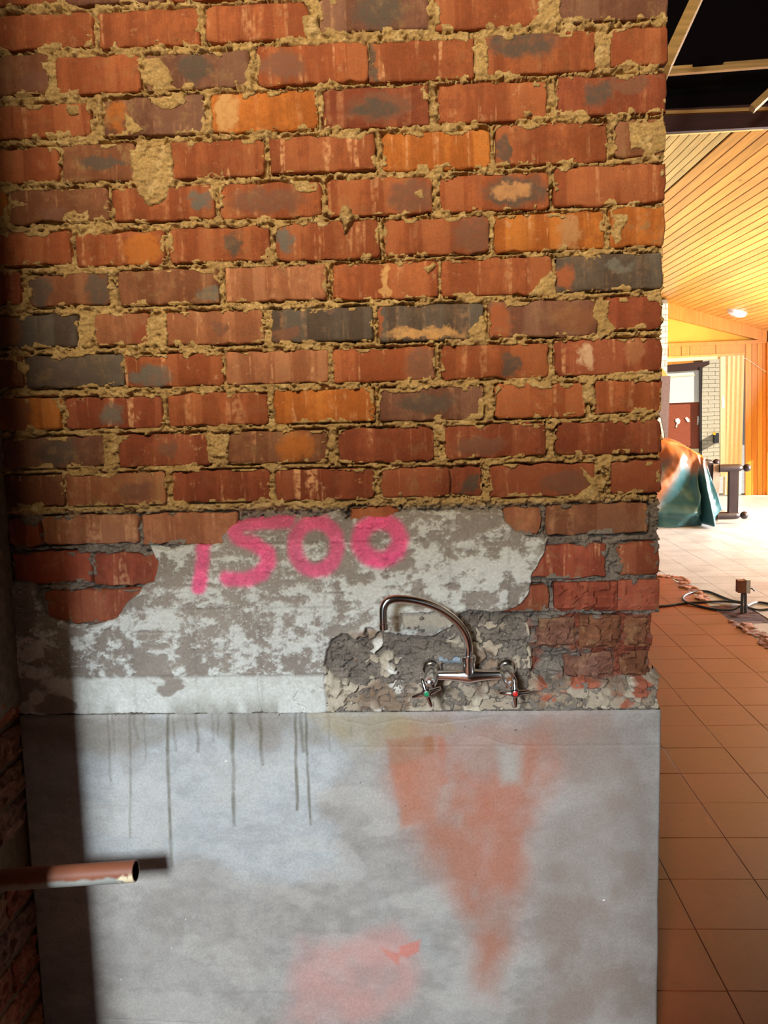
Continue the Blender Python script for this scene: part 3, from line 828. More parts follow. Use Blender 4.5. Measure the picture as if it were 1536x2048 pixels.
# spray paint
def ell(cx, cy, rx, ry, n=26):
    return [(cx + rx * math.cos(2 * math.pi * i / n), cy + ry * math.sin(2 * math.pi * i / n)) for i in range(n + 1)]
STROKES = [([(410, 1092), (406, 1130), (400, 1174)], 13, .95), ([(576, 1040), (530, 1042), (486, 1046), (471, 1060), (480, 1078), (512, 1087), (536, 1104), (538, 1128), (522, 1147), (492, 1158), (456, 1156)], 14, .95),
           (ell(633, 1091, 42, 49), 14, .9), (ell(760, 1080, 40, 38), 16, 1.)]
pk = np.zeros(X2.shape)
for pts, hw_, a_ in STROKES:
    d_ = seg_dist(X2, Z2, PX(pts)) / (.001063)
    pk = np.maximum(pk, a_ * (1 - sstep(hw_ * .55, hw_ * 1.65, d_ + 5 * (fbm(X2 * 60, Z2 * 60, 155, 2) - .5))))
pkc = A(228, 70, 128) * (.7 + .6 * fbm(X2 * 35, Z2 * 35, 157, 3))[..., None]
pk *= .80 + .20 * flake
c2 = c2 + (pkc - c2) * (pk * .93 * (1 - kk))[..., None]
pl = grid_obj('plaster_coat', X2m, Z2, H2, so < .004, c2, M['plaster'], wall_back)
tag(pl, 'flaking grey and white plaster with tile marks and pink spray-painted 1500')

# smooth grey render of the lower wall
ST3 = .0026
zt3 = wxz(600, 1425)[1]
rx = np.arange(XC - .002, XE + .012, ST3); rz_ = np.arange(-.01, zt3 + ST3, ST3)
X3, Z3 = np.meshgrid(rx, rz_)
H3 = .0060 + .0035 * (fbm(X3 * 3.5, Z3 * 3.5, 201, 3) - .5) + .0006 * (fbm(X3 * 90, Z3 * 90, 203, 3) - .5)
dtop = zt3 - Z3
H3 -= .004 * (1 - sstep(.0, .0055, dtop))
ledge = np.abs(Z3 - wxz(900, 1491)[1])
H3 -= .0012 * (1 - sstep(0, .004, ledge)) * sstep(wxz(680, 1490)[0], wxz(720, 1490)[0], X3)
for pts in ([(640, 1402), (690, 1440), (740, 1450), (800, 1436), (870, 1446), (990, 1430)], [(955, 1468), (1000, 1484), (1050, 1490)], [(120, 2040), (210, 2034), (420, 2044)]):
    H3 -= .0022 * (1 - sstep(.0004, .0018, seg_dist(X3 + .004 * (fbm(X3 * 40, Z3 * 40, 207, 3) - .5), Z3, PX(pts))))
xe3 = XE + .0035 + .003 * (fbm(Z3 * 9, Z3 * 0, 209, 3) - .5) - .0006 * fbm(Z3 * 150, Z3 * 0, 211, 2)
t3 = np.clip((X3 - (xe3 - .006)) / .006, 0, 1)
H3 = H3 - .006 * (1 - np.sqrt(1 - np.clip(t3, 0, 1) ** 2 * .999))
o3 = X3 > xe3
H3 = np.where(o3, -.108, H3); X3m = np.where(o3, xe3, X3)
kb = fbm(X3 * 5, Z3 * 5, 221, 5, .6)[..., None]
c3 = A(158, 152, 146) * kb + A(126, 116, 108) * (1 - kb)
cool = sstep(.46, .60, fbm(X3 * 3.1 + 4, Z3 * 3.1, 223, 4)) * (1 - sstep(-.15, .2, X3))
c3 = c3 + (A(170, 172, 172) - c3) * (cool * .6)[..., None]  # paler left patches put the doorway daylight's cool tint into the colour
mid = fbm(X3 * 34, Z3 * 44, 227, 4, .65)
c3 = c3 * (.93 + .14 * sstep(.3, .7, mid))[..., None]
scr = sstep(.52, .66, fbm(X3 * 16, Z3 * 90, 229, 4, .6)) * sstep(.42, .6, fbm(X3 * 6, Z3 * 6, 230, 3))
c3 = c3 * (1 - .08 * scr)[..., None]
wv = sstep(.50, .64, fbm(X3 * 9, Z3 * 16, 225, 4))
c3 = c3 + (A(176, 168, 160) - c3) * (wv * .35)[..., None]
# red-brown paint stains, and daylight falloff put into the colour at right
def stain_or_shade(pts, soft, col, amt, seed, warp=.10, sc=8):
    global c3
    wx_ = X3 + warp * (fbm(X3 * sc, Z3 * sc, seed, 4) - .5); wz_ = Z3 + warp * (fbm(X3 * sc, Z3 * sc, seed + 50, 4) - .5)
    s_ = poly_sdf(wx_, wz_, PX(pts))
    f = (1 - sstep(-soft, soft, s_)) * amt * (.62 + .5 * sstep(.3, .7, fbm(X3 * 16, Z3 * 12, seed + 9, 4)))
    f = np.clip(f, 0, 1)
    c3 = c3 + (A(*col) - c3) * f[..., None]
stain_or_shade([(640, 1426), (880, 1428), (900, 1450), (800, 1492), (690, 1500), (650, 1470)], .020, (150, 132, 96), .75, 231)
stain_or_shade([(880, 1432), (1190, 1430), (1170, 1520), (1100, 1600), (1060, 1720), (1020, 1900), (985, 2000), (950, 1990), (930, 1850), (880, 1740), (800, 1660), (775, 1560), (772, 1480)], .05, (152, 96, 74), .78, 241)
stain_or_shade([(772, 1476), (868, 1466), (872, 1500), (800, 1534), (778, 1530)], .006, (140, 88, 52), .75, 251, .012)
stain_or_shade([(782, 1536), (872, 1506), (884, 1560), (880, 1640), (800, 1650), (792, 1580)], .010, (160, 98, 72), .6, 253, .02)
stain_or_shade([(876, 1470), (890, 1470), (900, 1560), (884, 1570)], .006, (160, 88, 60), .5, 255, .012)
stain_or_shade([(940, 1560), (1040, 1560), (1030, 1760), (960, 1770), (930, 1660)], .03, (160, 96, 74), .55, 257)
stain_or_shade([(990, 1490), (1040, 1490), (1036, 1560), (1000, 1566)], .018, (150, 142, 132), .8, 259, .02)
stain_or_shade([(600, 1880), (760, 1860), (840, 1900), (820, 1990), (720, 2060), (575, 2060), (590, 1960)], .035, (190, 130, 120), .5, 261)
stain_or_shade([(800, 1890), (842, 1876), (838, 1900), (816, 1912), (800, 1906)], .004, (196, 92, 70), .85, 263, .012)
stain_or_shade([(762, 1892), (800, 1906), (796, 1930), (772, 1908)], .005, (190, 98, 78), .6, 265, .012)
stain_or_shade([(1060, 1430), (1320, 1428), (1330, 2060), (1050, 2060), (1080, 1700), (1130, 1560)], .05, (130, 113, 102), .85, 267)  # brownish tone, darkened so the colour carries the daylight's falloff
stain_or_shade([(30, 1430), (640, 1430), (640, 1470), (30, 1500)], .02, (122, 112, 98), .55, 269)
# run marks
DR = [(216, 1560, 3.2, .5), (226, 1500, 3, .35), (262, 1672, 3.4, .55), (268, 1476, 4, .5), (288, 1516, 3, .4), (338, 1730, 4.6, .9), (346, 1500, 3, .4), (392, 1500, 4.4, .6), (424, 1480, 3, .4), (466, 1648, 5, .85), (462, 1500, 6, .5), (496, 1458, 3, .5), (520, 1526, 4.6, .8), (592, 1616, 4, .9), (612, 1646, 3.6, .9), (602, 1500, 5, .7), (656, 1500, 3, .35), (700, 1470, 3, .3), (440, 1470, 2.4, .5), (372, 1466, 2.4, .4)]
for x, y1, wd, a_ in DR:
    y = np.linspace(1424, y1, 9); r_ = random.Random(x)
    pts = []; xx = x
    for q in y: pts.append((xx, q)); xx += r_.uniform(-1.2, 2.4)
    P = PX(pts); d_ = seg_dist(X3, Z3, P) / .001063 + 2.2 * (fbm(X3 * 60, Z3 * 40, x, 3) - .42)
    f = (1 - sstep(wd * .35, wd * 1.25, d_)) * a_ * (.65 + .35 * sstep(.3, .6, fbm(X3 * 6, Z3 * 26, 277, 3)))
    c3 = c3 + (A(92, 84, 66) - c3) * np.clip(f * .85, 0, 1)[..., None]
    H3 += .0006 * f
spk = (fbm(X3 * 110, Z3 * 110, 281, 2) > .955)
c3 = np.where(spk[..., None], A(66, 58, 54), c3)
spw = (fbm(X3 * 80, Z3 * 100, 283, 2) > .962)
c3 = np.where(spw[..., None], A(222, 214, 200), c3)
re = grid_obj('render_coat', X3m, Z3, H3, np.ones(X3.shape, bool), c3, M['render'], wall_back)
tag(re, 'smooth grey cement render with brown run marks and faded red paint')
MB().box((XC - .2, .004, -.01), (XE - .004, .104, zt3 - .004)).build('lower_core', M['core'], wall_back)

# ------------------------------------------------------------------ wall-mounted mixer tap
def V(a): return Vector([float(q) for q in a])
tp = at(935, 1340, -.07)
tap = empty('mixer_tap', tuple(at(935, 1340, .0)), 'chrome wall-mounted mixer tap with swan-neck spout in hacked recess', 'tap')
T0 = V(tap.location)
def tb(mb, name, mat, parent, smooth=True):
    o = mb.build(name, mat, None, smooth)
    o.data.transform(Matrix.Translation(-T0)); o.parent = parent
    return o
yb = -.072
eL, eR = V(at(864, 1350, yb)), V(at(1010, 1349, yb)); ctr_ = V(at(937, 1351, yb))
bm = MB(); bm.tube([eL, eL.lerp(ctr_, .35), eL.lerp(ctr_, .75), ctr_, ctr_.lerp(eR, .25), ctr_.lerp(eR, .65), eR], [.0095, .0098, .0125, .0165, .0125, .0098, .0095], 20, smooth=2)
tb(bm, 'body', M['chrome'], tap)
hb = V(at(937, 1352, yb)); ht = V(at(936, 1322, yb))
bm = MB(); bm.tube([hb + V((0, 0, -.010)), hb, ht, ht + V((0, 0, .001)), V(at(936, 1312, yb)), V(at(936, 1310, yb))], [.008, .0155, .0135, .0165, .0165, .012], 22)
tb(bm, 'spout_collar', M['chrome'], tap)
sp = [(936, 1318, -.072), (938, 1292, -.074), (929, 1262, -.082), (908, 1237, -.092), (876, 1215, -.104), (838, 1202, -.118), (800, 1197, -.130), (776, 1200, -.137), (766, 1214, -.140), (766, 1236, -.141), (767, 1256, -.141)]
SP = [V(at(*q)) for q in sp]
bm = MB(); bm.tube(SP, [.0088] * 7 + [.0084] * 4, 18, smooth=3)
spo = tb(bm, 'spout', M['chrome'], tap)
bm = MB(); d_ = (SP[-1] - SP[-2]).normalized()
bm.tube([SP[-1] - d_ * .010, SP[-1] - d_ * .009, SP[-1] + d_ * .003, SP[-1] + d_ * .0035, SP[-1] - d_ * .004], [.0086, .0098, .0098, .0072, .0066], 18)
tb(bm, 'nozzle', M['chrome'], spo)
for nm, fx, fy, vx, vy, hx, hy, dm in (('left', 862, 1333, 864, 1348, 853, 1386, 'plastic_green'), ('right', 1012, 1332, 1012, 1347, 1030, 1386, 'plastic_red')):
    fc = V(at(fx, fy, .012)); va = V(at(vx, vy, yb))
    bm = MB(); n_ = V((0, -1, 0))
    bm.tube([fc, fc + n_ * .012, fc + n_ * .020, fc + n_ * .024], [.023, .023, .018, .010], 24)
    tb(bm, 'wall_flange', M['chrome'], tap)
    bm = MB(); bm.tube([fc + n_ * .018, V((fc.x, va.y - .004, va.z)) * .5 + (fc + n_ * .02) * .5, va + V((0, -.012, 0))], [.0125, .0135, .0120], 18, smooth=1)
    tb(bm, 'inlet', M['chrome'], tap)
    hd = V(at(hx, hy, -.135)); ax = (hd - va).normalized()
    bm = MB(); L_ = (hd - va).length
    bm.tube([va - ax * .010, va, va + ax * (L_ * .45), va + ax * (L_ * .62), va + ax * (L_ * .66), va + ax * (L_ * .8)], [.011, .0155, .0150, .0125, .0085, .0070], 20)
    tb(bm, 'valve', M['chrome'], tap)
    # cross handle
    hx_ = V((0, -1, .05)).normalized()
    u = V((1, 0, 0)); u = (u - hx_ * u.dot(hx_)).normalized(); w_ = hx_.cross(u)
    rot = .30 if nm == 'left' else .03
    bm = MB(); bm.tube([hd - ax * .014, hd - hx_ * .004, hd + hx_ * .004, hd + hx_ * .006], [.0070, .0100, .0095, .0075], 16)
    for q in range(4):
        a_ = rot + q * math.pi / 2; dr = u * math.cos(a_) + w_ * math.sin(a_)
        bm.tube([hd + dr * .004, hd + dr * .014 - hx_ * .001, hd + dr * .029 - hx_ * .004, hd + dr * .0315 - hx_ * .0045], [.0064, .0052, .0042, .0020], 10)
    h_ = tb(bm, 'cross_handle', M['chrome'], tap)
    bm = MB(); bm.tube([hd + hx_ * .004, hd + hx_ * .0078, hd + hx_ * .0084], [.0052, .0052, .0036], 16)
    tb(bm, 'index_button', M[dm], h_)
# stub of old pipe in the recess
M['pvc'] = mat_simple('grey_blue_pipe', lin(120, 132, 142), .5)
pp0, pp1 = V(at(878, 1318, .010)), V(at(926, 1319, .008))
so_ = MB().tube([pp0, pp1], .0085, 14).build('pipe_stub', M['pvc'], None, True, origin=tuple(pp0))
tag(so_, 'grey-blue pipe stub buried in recess behind the tap body', 'pipe')

# ------------------------------------------------------------------ left wall, waste pipe
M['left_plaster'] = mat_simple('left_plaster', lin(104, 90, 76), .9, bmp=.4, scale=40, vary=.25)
wall_left = empty('wall_left', (XC, 0, 0), 'side wall of rough bricks in shadow at left edge', 'wall', kind='structure')
HOLE = V(on_x(30, 1738, XC)); HOLE.y = -.2
o = MB().box((XC - .22, -.62, -.02), (XC - .012, .06, 2.85)).build('core', M['core'], None); o.parent = wall_left; o.matrix_parent_inverse = Matrix.Translation((-XC, 0, 0))
cnt = 0
z = .03; r_ = 0
while z < .92:
    y = -.008 - (.11 if r_ % 2 else .0)
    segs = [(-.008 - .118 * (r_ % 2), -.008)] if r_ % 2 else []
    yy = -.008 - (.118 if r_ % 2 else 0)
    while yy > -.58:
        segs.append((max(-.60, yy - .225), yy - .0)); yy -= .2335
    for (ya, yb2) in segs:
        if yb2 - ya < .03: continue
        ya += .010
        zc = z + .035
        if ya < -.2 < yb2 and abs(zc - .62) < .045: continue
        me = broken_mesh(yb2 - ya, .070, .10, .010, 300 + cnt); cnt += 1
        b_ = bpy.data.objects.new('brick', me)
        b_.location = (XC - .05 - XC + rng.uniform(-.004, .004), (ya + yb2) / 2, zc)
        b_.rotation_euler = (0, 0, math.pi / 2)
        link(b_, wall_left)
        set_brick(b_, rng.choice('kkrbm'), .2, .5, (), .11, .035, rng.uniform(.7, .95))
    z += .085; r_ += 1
# rough plaster left on the side wall above the bricks
ly = np.arange(-.62, .0, .006); lz = np.arange(.90, 2.85, .006)
LY, LZ = np.meshgrid(ly, lz)
LH = .012 + .016 * (fbm(LY * 14, LZ * 9, 301, 4) - .4) + .03 * sstep(.10, .28, -LY) * np.exp(-((LZ - 1.15) / .25) ** 2)
LH *= sstep(.90, .93, LZ + .02 * fbm(LY * 30, LY * 0, 303, 2))
nn = LY.size
v = np.stack([LH - .006, LY, LZ], -1).reshape(-1, 3)
nx_ = LY.shape[1]
f = [(j * nx_ + i, j * nx_ + i + 1, (j + 1) * nx_ + i + 1, (j + 1) * nx_ + i) for j in range(LY.shape[0] - 1) for i in range(nx_ - 1)]
me = bpy.data.meshes.new('plaster_coat'); me.from_pydata(v.tolist(), [], f); me.update(); me.materials.append(M['left_plaster'])
me.polygons.foreach_set('use_smooth', [True] * len(me.polygons))
link(bpy.data.objects.new('plaster_coat', me), wall_left)
# unseen plastered pier past the side wall, placed to cast the left shadow
o = MB().box((XC - .24, -1.05, -.02), (-.772, -.50, 2.85)).build('jamb_pier', M['left_plaster'], None)
o.parent = wall_left; o.matrix_parent_inverse = Matrix.Translation((-XC, 0, 0))

M['rust_pipe'] = None
mt, nt, b = new_mat('old_galvanised_pipe')
tc = N(nt, 'ShaderNodeTexCoord')
g_ = N(nt, 'ShaderNodeSeparateXYZ'); nt.links.new(tc.outputs['Object'], g_.inputs[0])
nz_ = noise(nt, tc.outputs['Object'], 40., 4)
low_ = ramp(nt, math_n(nt, 'ADD', math_n(nt, 'MULTIPLY', g_.outputs['Z'], -1.), math_n(nt, 'MULTIPLY', math_n(nt, 'SUBTRACT', nz_, .5), .016)), -.004, .006)
cc = mixc(nt, low_, lin(128, 72, 48), lin(150, 150, 142))
endf = math_n(nt, 'MULTIPLY', ramp(nt, g_.outputs['X'], .280, .290), ramp(nt, g_.outputs['Z'], .010, -.004))
cc = mixc(nt, math_n(nt, 'MULTIPLY', endf, ramp(nt, nz_, .4, .5)), cc, lin(226, 206, 168))
nt.links.new(cc, b.inputs['Base Color']); b.inputs['Roughness'].default_value = .5; bump(nt, b, nz_, .2)
M['rust_pipe'] = mt
pe = V(at(271, 1742, -.2)); ps = V(at(0, 1760, -.2)); dd_ = (pe - ps).normalized(); ps = pe - dd_ * .315
bm = MB(); R0 = .0218
bm.tube([V((0, 0, 0)), V((.30, 0, 0)), V((.315, 0, 0)), V((.3155, 0, 0)), V((.3158, 0, 0))], [R0, R0, R0, R0 - .0008, R0 - .003], 28, caps=False)
wp = bm.build('waste_pipe', M['rust_pipe'], None, True)
wp.location = ps; wp.rotation_euler = dd_.to_track_quat('X', 'Z').to_euler()
M['bore'] = mat_simple('dark_pipe_bore', lin(38, 28, 22), .9)
ib = MB().tube([V((.3155, 0, 0)), V((.30, 0, 0)), V((.05, 0, 0))], [R0 - .003, R0 - .0034, R0 - .0034], 28, caps=False)
ib.f.append(tuple(len(ib.v) - 28 + k for k in range(28)))
ib.build('bore', M['bore'], wp, True)
tag(wp, 'old rusty steel waste pipe sticking out of side wall at left', 'pipe')

# ------------------------------------------------------------------ floor of red and grey tiles
TS = .2685; TX0 = .7593; TY0 = 2.18
XR, YR = 2.105, 5.75           # the red screed ends here


def mat_floor(name, c1, c2, rough, joints=False):
    mt, nt, b = new_mat(name)
    tc = N(nt, 'ShaderNodeTexCoord'); ge = N(nt, 'ShaderNodeNewGeometry'); P = ge.outputs['Position']
    n1 = noise(nt, P, 3.5, 5, .6); n2 = noise(nt, P, 40., 4)
    c = mixc(nt, ramp(nt, n1, .3, .7), c1, c2)
    c = mixc(nt, math_n(nt, 'MULTIPLY', ramp(nt, n2, .5, .7), .25), c, tuple(q * .6 for q in c1))
    sc = ramp(nt, noise(nt, mapping(nt, P, (30, 3, 1)), 1., 3), .66, .70)
    c = mixc(nt, math_n(nt, 'MULTIPLY', sc, .25), c, tuple(min(1, q * 1.5) for q in c2))
    if joints:
        br = N(nt, 'ShaderNodeTexBrick'); br.offset = 0.; br.inputs['Scale'].default_value = 1.
        br.inputs['Brick Width'].default_value = TS; br.inputs['Row Height'].default_value = TS; br.inputs['Mortar Size'].default_value = .004
        nt.links.new(P, br.inputs['Vector'])
        c = mixc(nt, br.outputs['Fac'], c, tuple(q * .5 for q in c1))
    nt.links.new(c, b.inputs['Base Color'])
    rr = math_n(nt, 'ADD', rough, math_n(nt, 'MULTIPLY', n1, .15)); nt.links.new(rr, b.inputs['Roughness'])
    bump(nt, b, n2, .08)
    return mt


M['red_tile'] = mat_floor('red_floor_paint', lin(122, 50, 16), lin(140, 60, 24), .30)
M['grey_tile'] = mat_floor('grey_floor_tile', lin(160, 162, 162), lin(186, 188, 188), .30)
M['grey_far'] = mat_floor('grey_floor_far', lin(160, 162, 162), lin(186, 188, 188), .30, True)
M['joint'] = mat_simple('dark_joint', lin(104, 58, 36), .9)
floor = empty('floor', (0, 0, 0), 'tiled floor, red painted near the wall and pale grey beyond', 'floor', kind='structure')
MB().box((-4, -5, -.10), (8.5, 9.62, -.005)).build('bedding', M['joint'], floor)
MB().box((-4, 9.62, -.10), (12, 27, 0.)).build('far_paving', M['grey_far'], floor)


def tile_mesh(mat):
    g = .0009; t = TS / 2 - g; b_ = .0010
    v = [(-t, -t, -.006), (t, -t, -.006), (t, t, -.006), (-t, t, -.006), (-t, -t, -b_), (t, -t, -b_), (t, t, -b_), (-t, t, -b_),
         (-t + b_, -t + b_, 0), (t - b_, -t + b_, 0), (t - b_, t - b_, 0), (-t + b_, t - b_, 0)]
    f = [(3, 2, 1, 0)] + [(L + i, L + (i + 1) % 4, L + 4 + (i + 1) % 4, L + 4 + i) for L in (0, 4) for i in range(4)] + [(8, 9, 10, 11)]
    me = bpy.data.meshes.new('tile'); me.from_pydata(v, [], f); me.materials.append(mat); me.update(); return me


tm_r, tm_g = tile_mesh(M['red_tile']), tile_mesh(M['grey_tile'])
ng = 0
for j in range(-9, 36):
    yc = TY0 - TS * 8 + TS * (j + .5)
    for i in range(-3, 18):
        xc = TX0 + TS * (i + .5)
        red = xc < XR and yc < YR
        if XR < xc < XR + .3 and 4.12 < yc < 4.70: continue      # pulled up around the socket post
        px, py = project((xc, yc, 0))
        if yc < .12 or px < 1210 or px > 1660 or py > 2250 or yc > 9.6: continue
        if not red and (px > 1590 or px < 1290): continue
        o = bpy.data.objects.new('tile', tm_r if red else tm_g)
        o.location = (xc, yc, rng.uniform(-.0006, .0004)); o.rotation_euler = (rng.uniform(-.0012, .0012), rng.uniform(-.0012, .0012), 0)
        link(o, floor); ng += not red
# broken screed where a wall was taken down
M['rubble'] = mat_attr('broken_screed', .95, 240., .25, .8, .004)
def screed(xa, xb, ya, yb, seed, along):
    sx = np.arange(xa, xb, .012); sy = np.arange(ya, yb, .012)
    SX, SY = np.meshgrid(sx, sy)
    f1, f2, cid, gx_, gy_ = worley(SX * 15, SY * 11, seed)
    ed = np.minimum(np.minimum(SX - xa, xb - SX), np.minimum(SY - ya, yb - SY))
    e = sstep(.0, .025, ed + .16 * (fbm(SX * 11, SY * 11, seed + 1, 4, .6) - .60))
    Hs = -.003 + e * (.005 + .016 * (cid - .3) - .008 * (1 - sstep(.02, .1, f2 - f1)) + .010 * (fbm(SX * 22, SY * 22, seed + 2, 4) - .4))
    hole = np.hypot((SX - 2.20) / .16, (SY - 4.42) / .42)
    Hs -= .035 * (1 - sstep(.5, 1., hole))
    k_ = cid[..., None]
    cs = A(184, 128, 100) * k_ + A(110, 62, 42) * (1 - k_)
    cs = np.where((hole < .8)[..., None], A(52, 34, 26), cs)  # the hole's shade is put into the colour
    return grid_obj('broken_screed', SX, SY, Hs, e > .02, cs, M['rubble'], floor, 'xy')
screed(XR - .06, XR + .13, 2.2, YR + .06, 401, 'y')
def dug_hole():
    sx = np.arange(XR - .02, XR + .29, .010); sy = np.arange(4.05, 4.76, .010); SX, SY = np.meshgrid(sx, sy)
    f1, f2, cid, a_, b_ = worley(SX * 13, SY * 13, 431)
    ed = np.minimum(np.minimum(SX - sx[0], sx[-1] - SX), np.minimum(SY - sy[0], sy[-1] - SY))
    Hs = -.0045 + .010 * (cid - .3) * sstep(.0, .06, ed) * fbm(SX * 20, SY * 20, 433, 3) + .006 * (1 - sstep(0, .04, ed)) * fbm(SX * 30, SY * 30, 435, 2)
    k_ = cid[..., None]; cs = A(92, 52, 36) * k_ + A(50, 28, 20) * (1 - k_)  # dark tones stand in for the shade of a deeper hole
    grid_obj('dug_earth', SX, SY, Hs, np.ones(SX.shape, bool), cs, M['rubble'], floor, 'xy')
dug_hole()
screed(.6, XR + .05, YR - .10, YR + .10, 411, 'x')

# ------------------------------------------------------------------ ceiling of pine boards and the dark roof
YG = 12.0
bl = at(1326, 600, YG); brr = at(1536, 660, YG)
CS = (brr[2] - bl[2]) / (brr[0] - bl[0])
def ceil_z(X): return bl[2] + CS * (X - bl[0])
def on_ceil(x, y):
    d = ray(x, y); t = (bl[2] + CS * (CAM[0] - bl[0]) - CAM[2]) / (d[2] - CS * d[0]); return CAM + d * t
YN = 4.45          # the ceiling starts behind a level header beam
M['pine'] = mat_wood('pine_boards', lin(236, 172, 80), .34, (30, 1.6, 30), .16, .55)
M['pine_pale'] = mat_wood('pale_pine_boards', lin(246, 208, 124), .34, (30, 1.6, 30), .12, .3)
M['dark_timber'] = mat_wood('dark_stained_timber', lin(60, 26, 18), .6, (3, 30, 30), .2)
M['raw_timber'] = mat_wood('raw_timber', lin(190, 140, 76), .7, (2, 40, 40), .2)
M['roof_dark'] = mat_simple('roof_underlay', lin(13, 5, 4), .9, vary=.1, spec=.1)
M['void'] = M['roof_dark']
ceiling = empty('ceiling', (0, 0, 0), 'sloping ceiling of orange pine boards over the far hall', 'ceiling', kind='structure')
ang = math.atan(CS)
BW = .092
xg = float(on_ceil(1462, 262)[0])          # wide gap between the pale and the orange boards
def board_mesh(w, ln, mat):
    h = .018; c = .004
    pr = [(-w / 2, 0), (-w / 2, h - c), (-w / 2 + c, h), (w / 2 - c, h), (w / 2, h - c), (w / 2, 0)]
    v = [(x, y, -z) for y in (0, ln) for x, z in pr]; n = 6
    f = [tuple(range(n)), tuple(reversed(range(n, 2 * n)))] + [(i, n + i, n + (i + 1) % n, (i + 1) % n) for i in range(n)]
    me = bpy.data.meshes.new('ceiling_board'); me.from_pydata(v, [], [tuple(reversed(q)) for q in f]); me.materials.append(mat); me.update(); return me
ln_ = YG - YN
bmA, bmB = board_mesh(BW - .005, ln_, M['pine']), board_mesh(.060 - .003, ln_, M['pine_pale'])
x = xg + .012
while x < 6.9:
    xm = x + BW / 2 * math.cos(ang)
    o = bpy.data.objects.new('ceiling_board', bmA); o.location = (xm, YN, ceil_z(xm)); o.rotation_euler = (0, -ang, 0); link(o, ceiling)
    x += BW * math.cos(ang)
x = xg
while x > 1.4:
    xm = x - .03 * math.cos(ang)
    o = bpy.data.objects.new('ceiling_board', bmB); o.location = (xm, YN, ceil_z(xm)); o.rotation_euler = (0, -ang, 0); link(o, ceiling)
    x -= .060 * math.cos(ang)
# backing above the boards
def slope_slab(name, xa, xb, ya, yb, dz, th, mat, parent):
    pts = [(xa, ya, ceil_z(xa) + dz), (xb, ya, ceil_z(xb) + dz), (xb, yb, ceil_z(xb) + dz), (xa, yb, ceil_z(xa) + dz)]
    return MB().prism(pts, (0, 0, th)).build(name, mat, parent)
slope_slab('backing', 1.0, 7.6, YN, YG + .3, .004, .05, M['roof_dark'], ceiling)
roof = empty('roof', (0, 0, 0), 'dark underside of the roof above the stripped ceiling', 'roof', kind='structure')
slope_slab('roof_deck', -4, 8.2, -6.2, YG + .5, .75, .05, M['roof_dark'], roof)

# beam that closes the ceiling towards the kitchen
def far_bar(name, p0, p1, Y, h, w, mat, parent=None, dz=0):
    a, b_ = V(at(*p0, Y)), V(at(*p1, Y))
    d_ = (b_ - a).normalized(); a = a - d_ * .25; b_ = b_ + d_ * .35
    mid = (a + b_) / 2
    mb = MB().bar(a, b_, w, h)
    return mb.build(name, mat, parent, origin=tuple(mid) if parent is None else None)
tr = far_bar('trim_1', (1333, 244), (1536, 233), YN - .06, .15, .06, M['dark_timber']); tag(tr, 'dark stained beam along the near edge of the pine ceiling', 'beam', kind='structure')
tr = far_bar('trim_2', (1333, 265.5), (1536, 253.5), YN - .03, .034, .03, M['pine_pale']); tag(tr, 'pale strip under the dark beam at ceiling edge', 'trim', kind='structure')
tr = far_bar('trim_3', (1333, 227), (1536, 219), YN - .10, .022, .05, M['raw_timber']); tag(tr, 'thin ledge strip on top of the dark ceiling beam', 'trim', kind='structure')
# roof timbers
o = far_bar('roof_batten', (1336, 145.5), (1536, 130), 4.0, .030, .04, M['raw_timber']); tag(o, 'thin light batten running across the black roof void', 'timber')
for (x0, x1) in ((1337, 1383), (1446, 1536)):
    a, b_ = V(at(x0, 138 - (x0 - 1337) * .077, 4.02)), V(at(x1, 138 - (x1 - 1337) * .077, 4.02))
    o = MB().bar(a, b_, .04, .018).build('batten_block', M['raw_timber'], None, origin=tuple((a + b_) / 2))
    tag(o, 'short timber packing on roof batten beside the brick wall' if x0 < 1400 else 'long timber packing on the roof batten at the right', 'timber')
a, b_ = V(at(1326, 144, 2.3)), V(at(1408, -34, 2.6))
o = MB().bar(a, b_, .05, .078, (0, -1, .5)).build('roof_brace', M['raw_timber'], None, origin=tuple((a + b_) / 2)); tag(o, 'slanting light timber brace at top beside the brick wall', 'timber')
a, b_ = V(at(1504, 218, 3.8)), V(at(1560, 166, 3.8))
o = MB().bar(a, b_, .04, .06, (0, -1, .3)).build('roof_strut', M['raw_timber'], None, origin=tuple((a + b_) / 2)); tag(o, 'short slanting timber strut at the right edge under the roof', 'timber')

# ceiling light
M['lamp_glass'] = mat_simple('opal_glass', (.9, .88, .84), .25)
cl_ = on_ceil(1475, 621)
nrm = Vector((CS, 0, -1)).normalized()
cr_ = empty('ceiling_light', tuple(cl_), 'white oval bulkhead light on the pine ceiling', 'light')
cr_.rotation_euler = nrm.to_track_quat('Z', 'Y').to_euler()
mb = MB()
mb.tube([(0, 0, -.005), (0, 0, .03), (0, 0, .065), (0, 0, .085), (0, 0, .09)], [.135, .135, .125, .08, .005], 26)
mb.build('globe', M['lamp_glass'], cr_, True)
mb = MB(); mb.tube([(0, 0, -.01), (0, 0, .018), (0, 0, .022)], [.15, .15, .14], 26); mb.build('base', M['lamp_glass'], cr_, True)

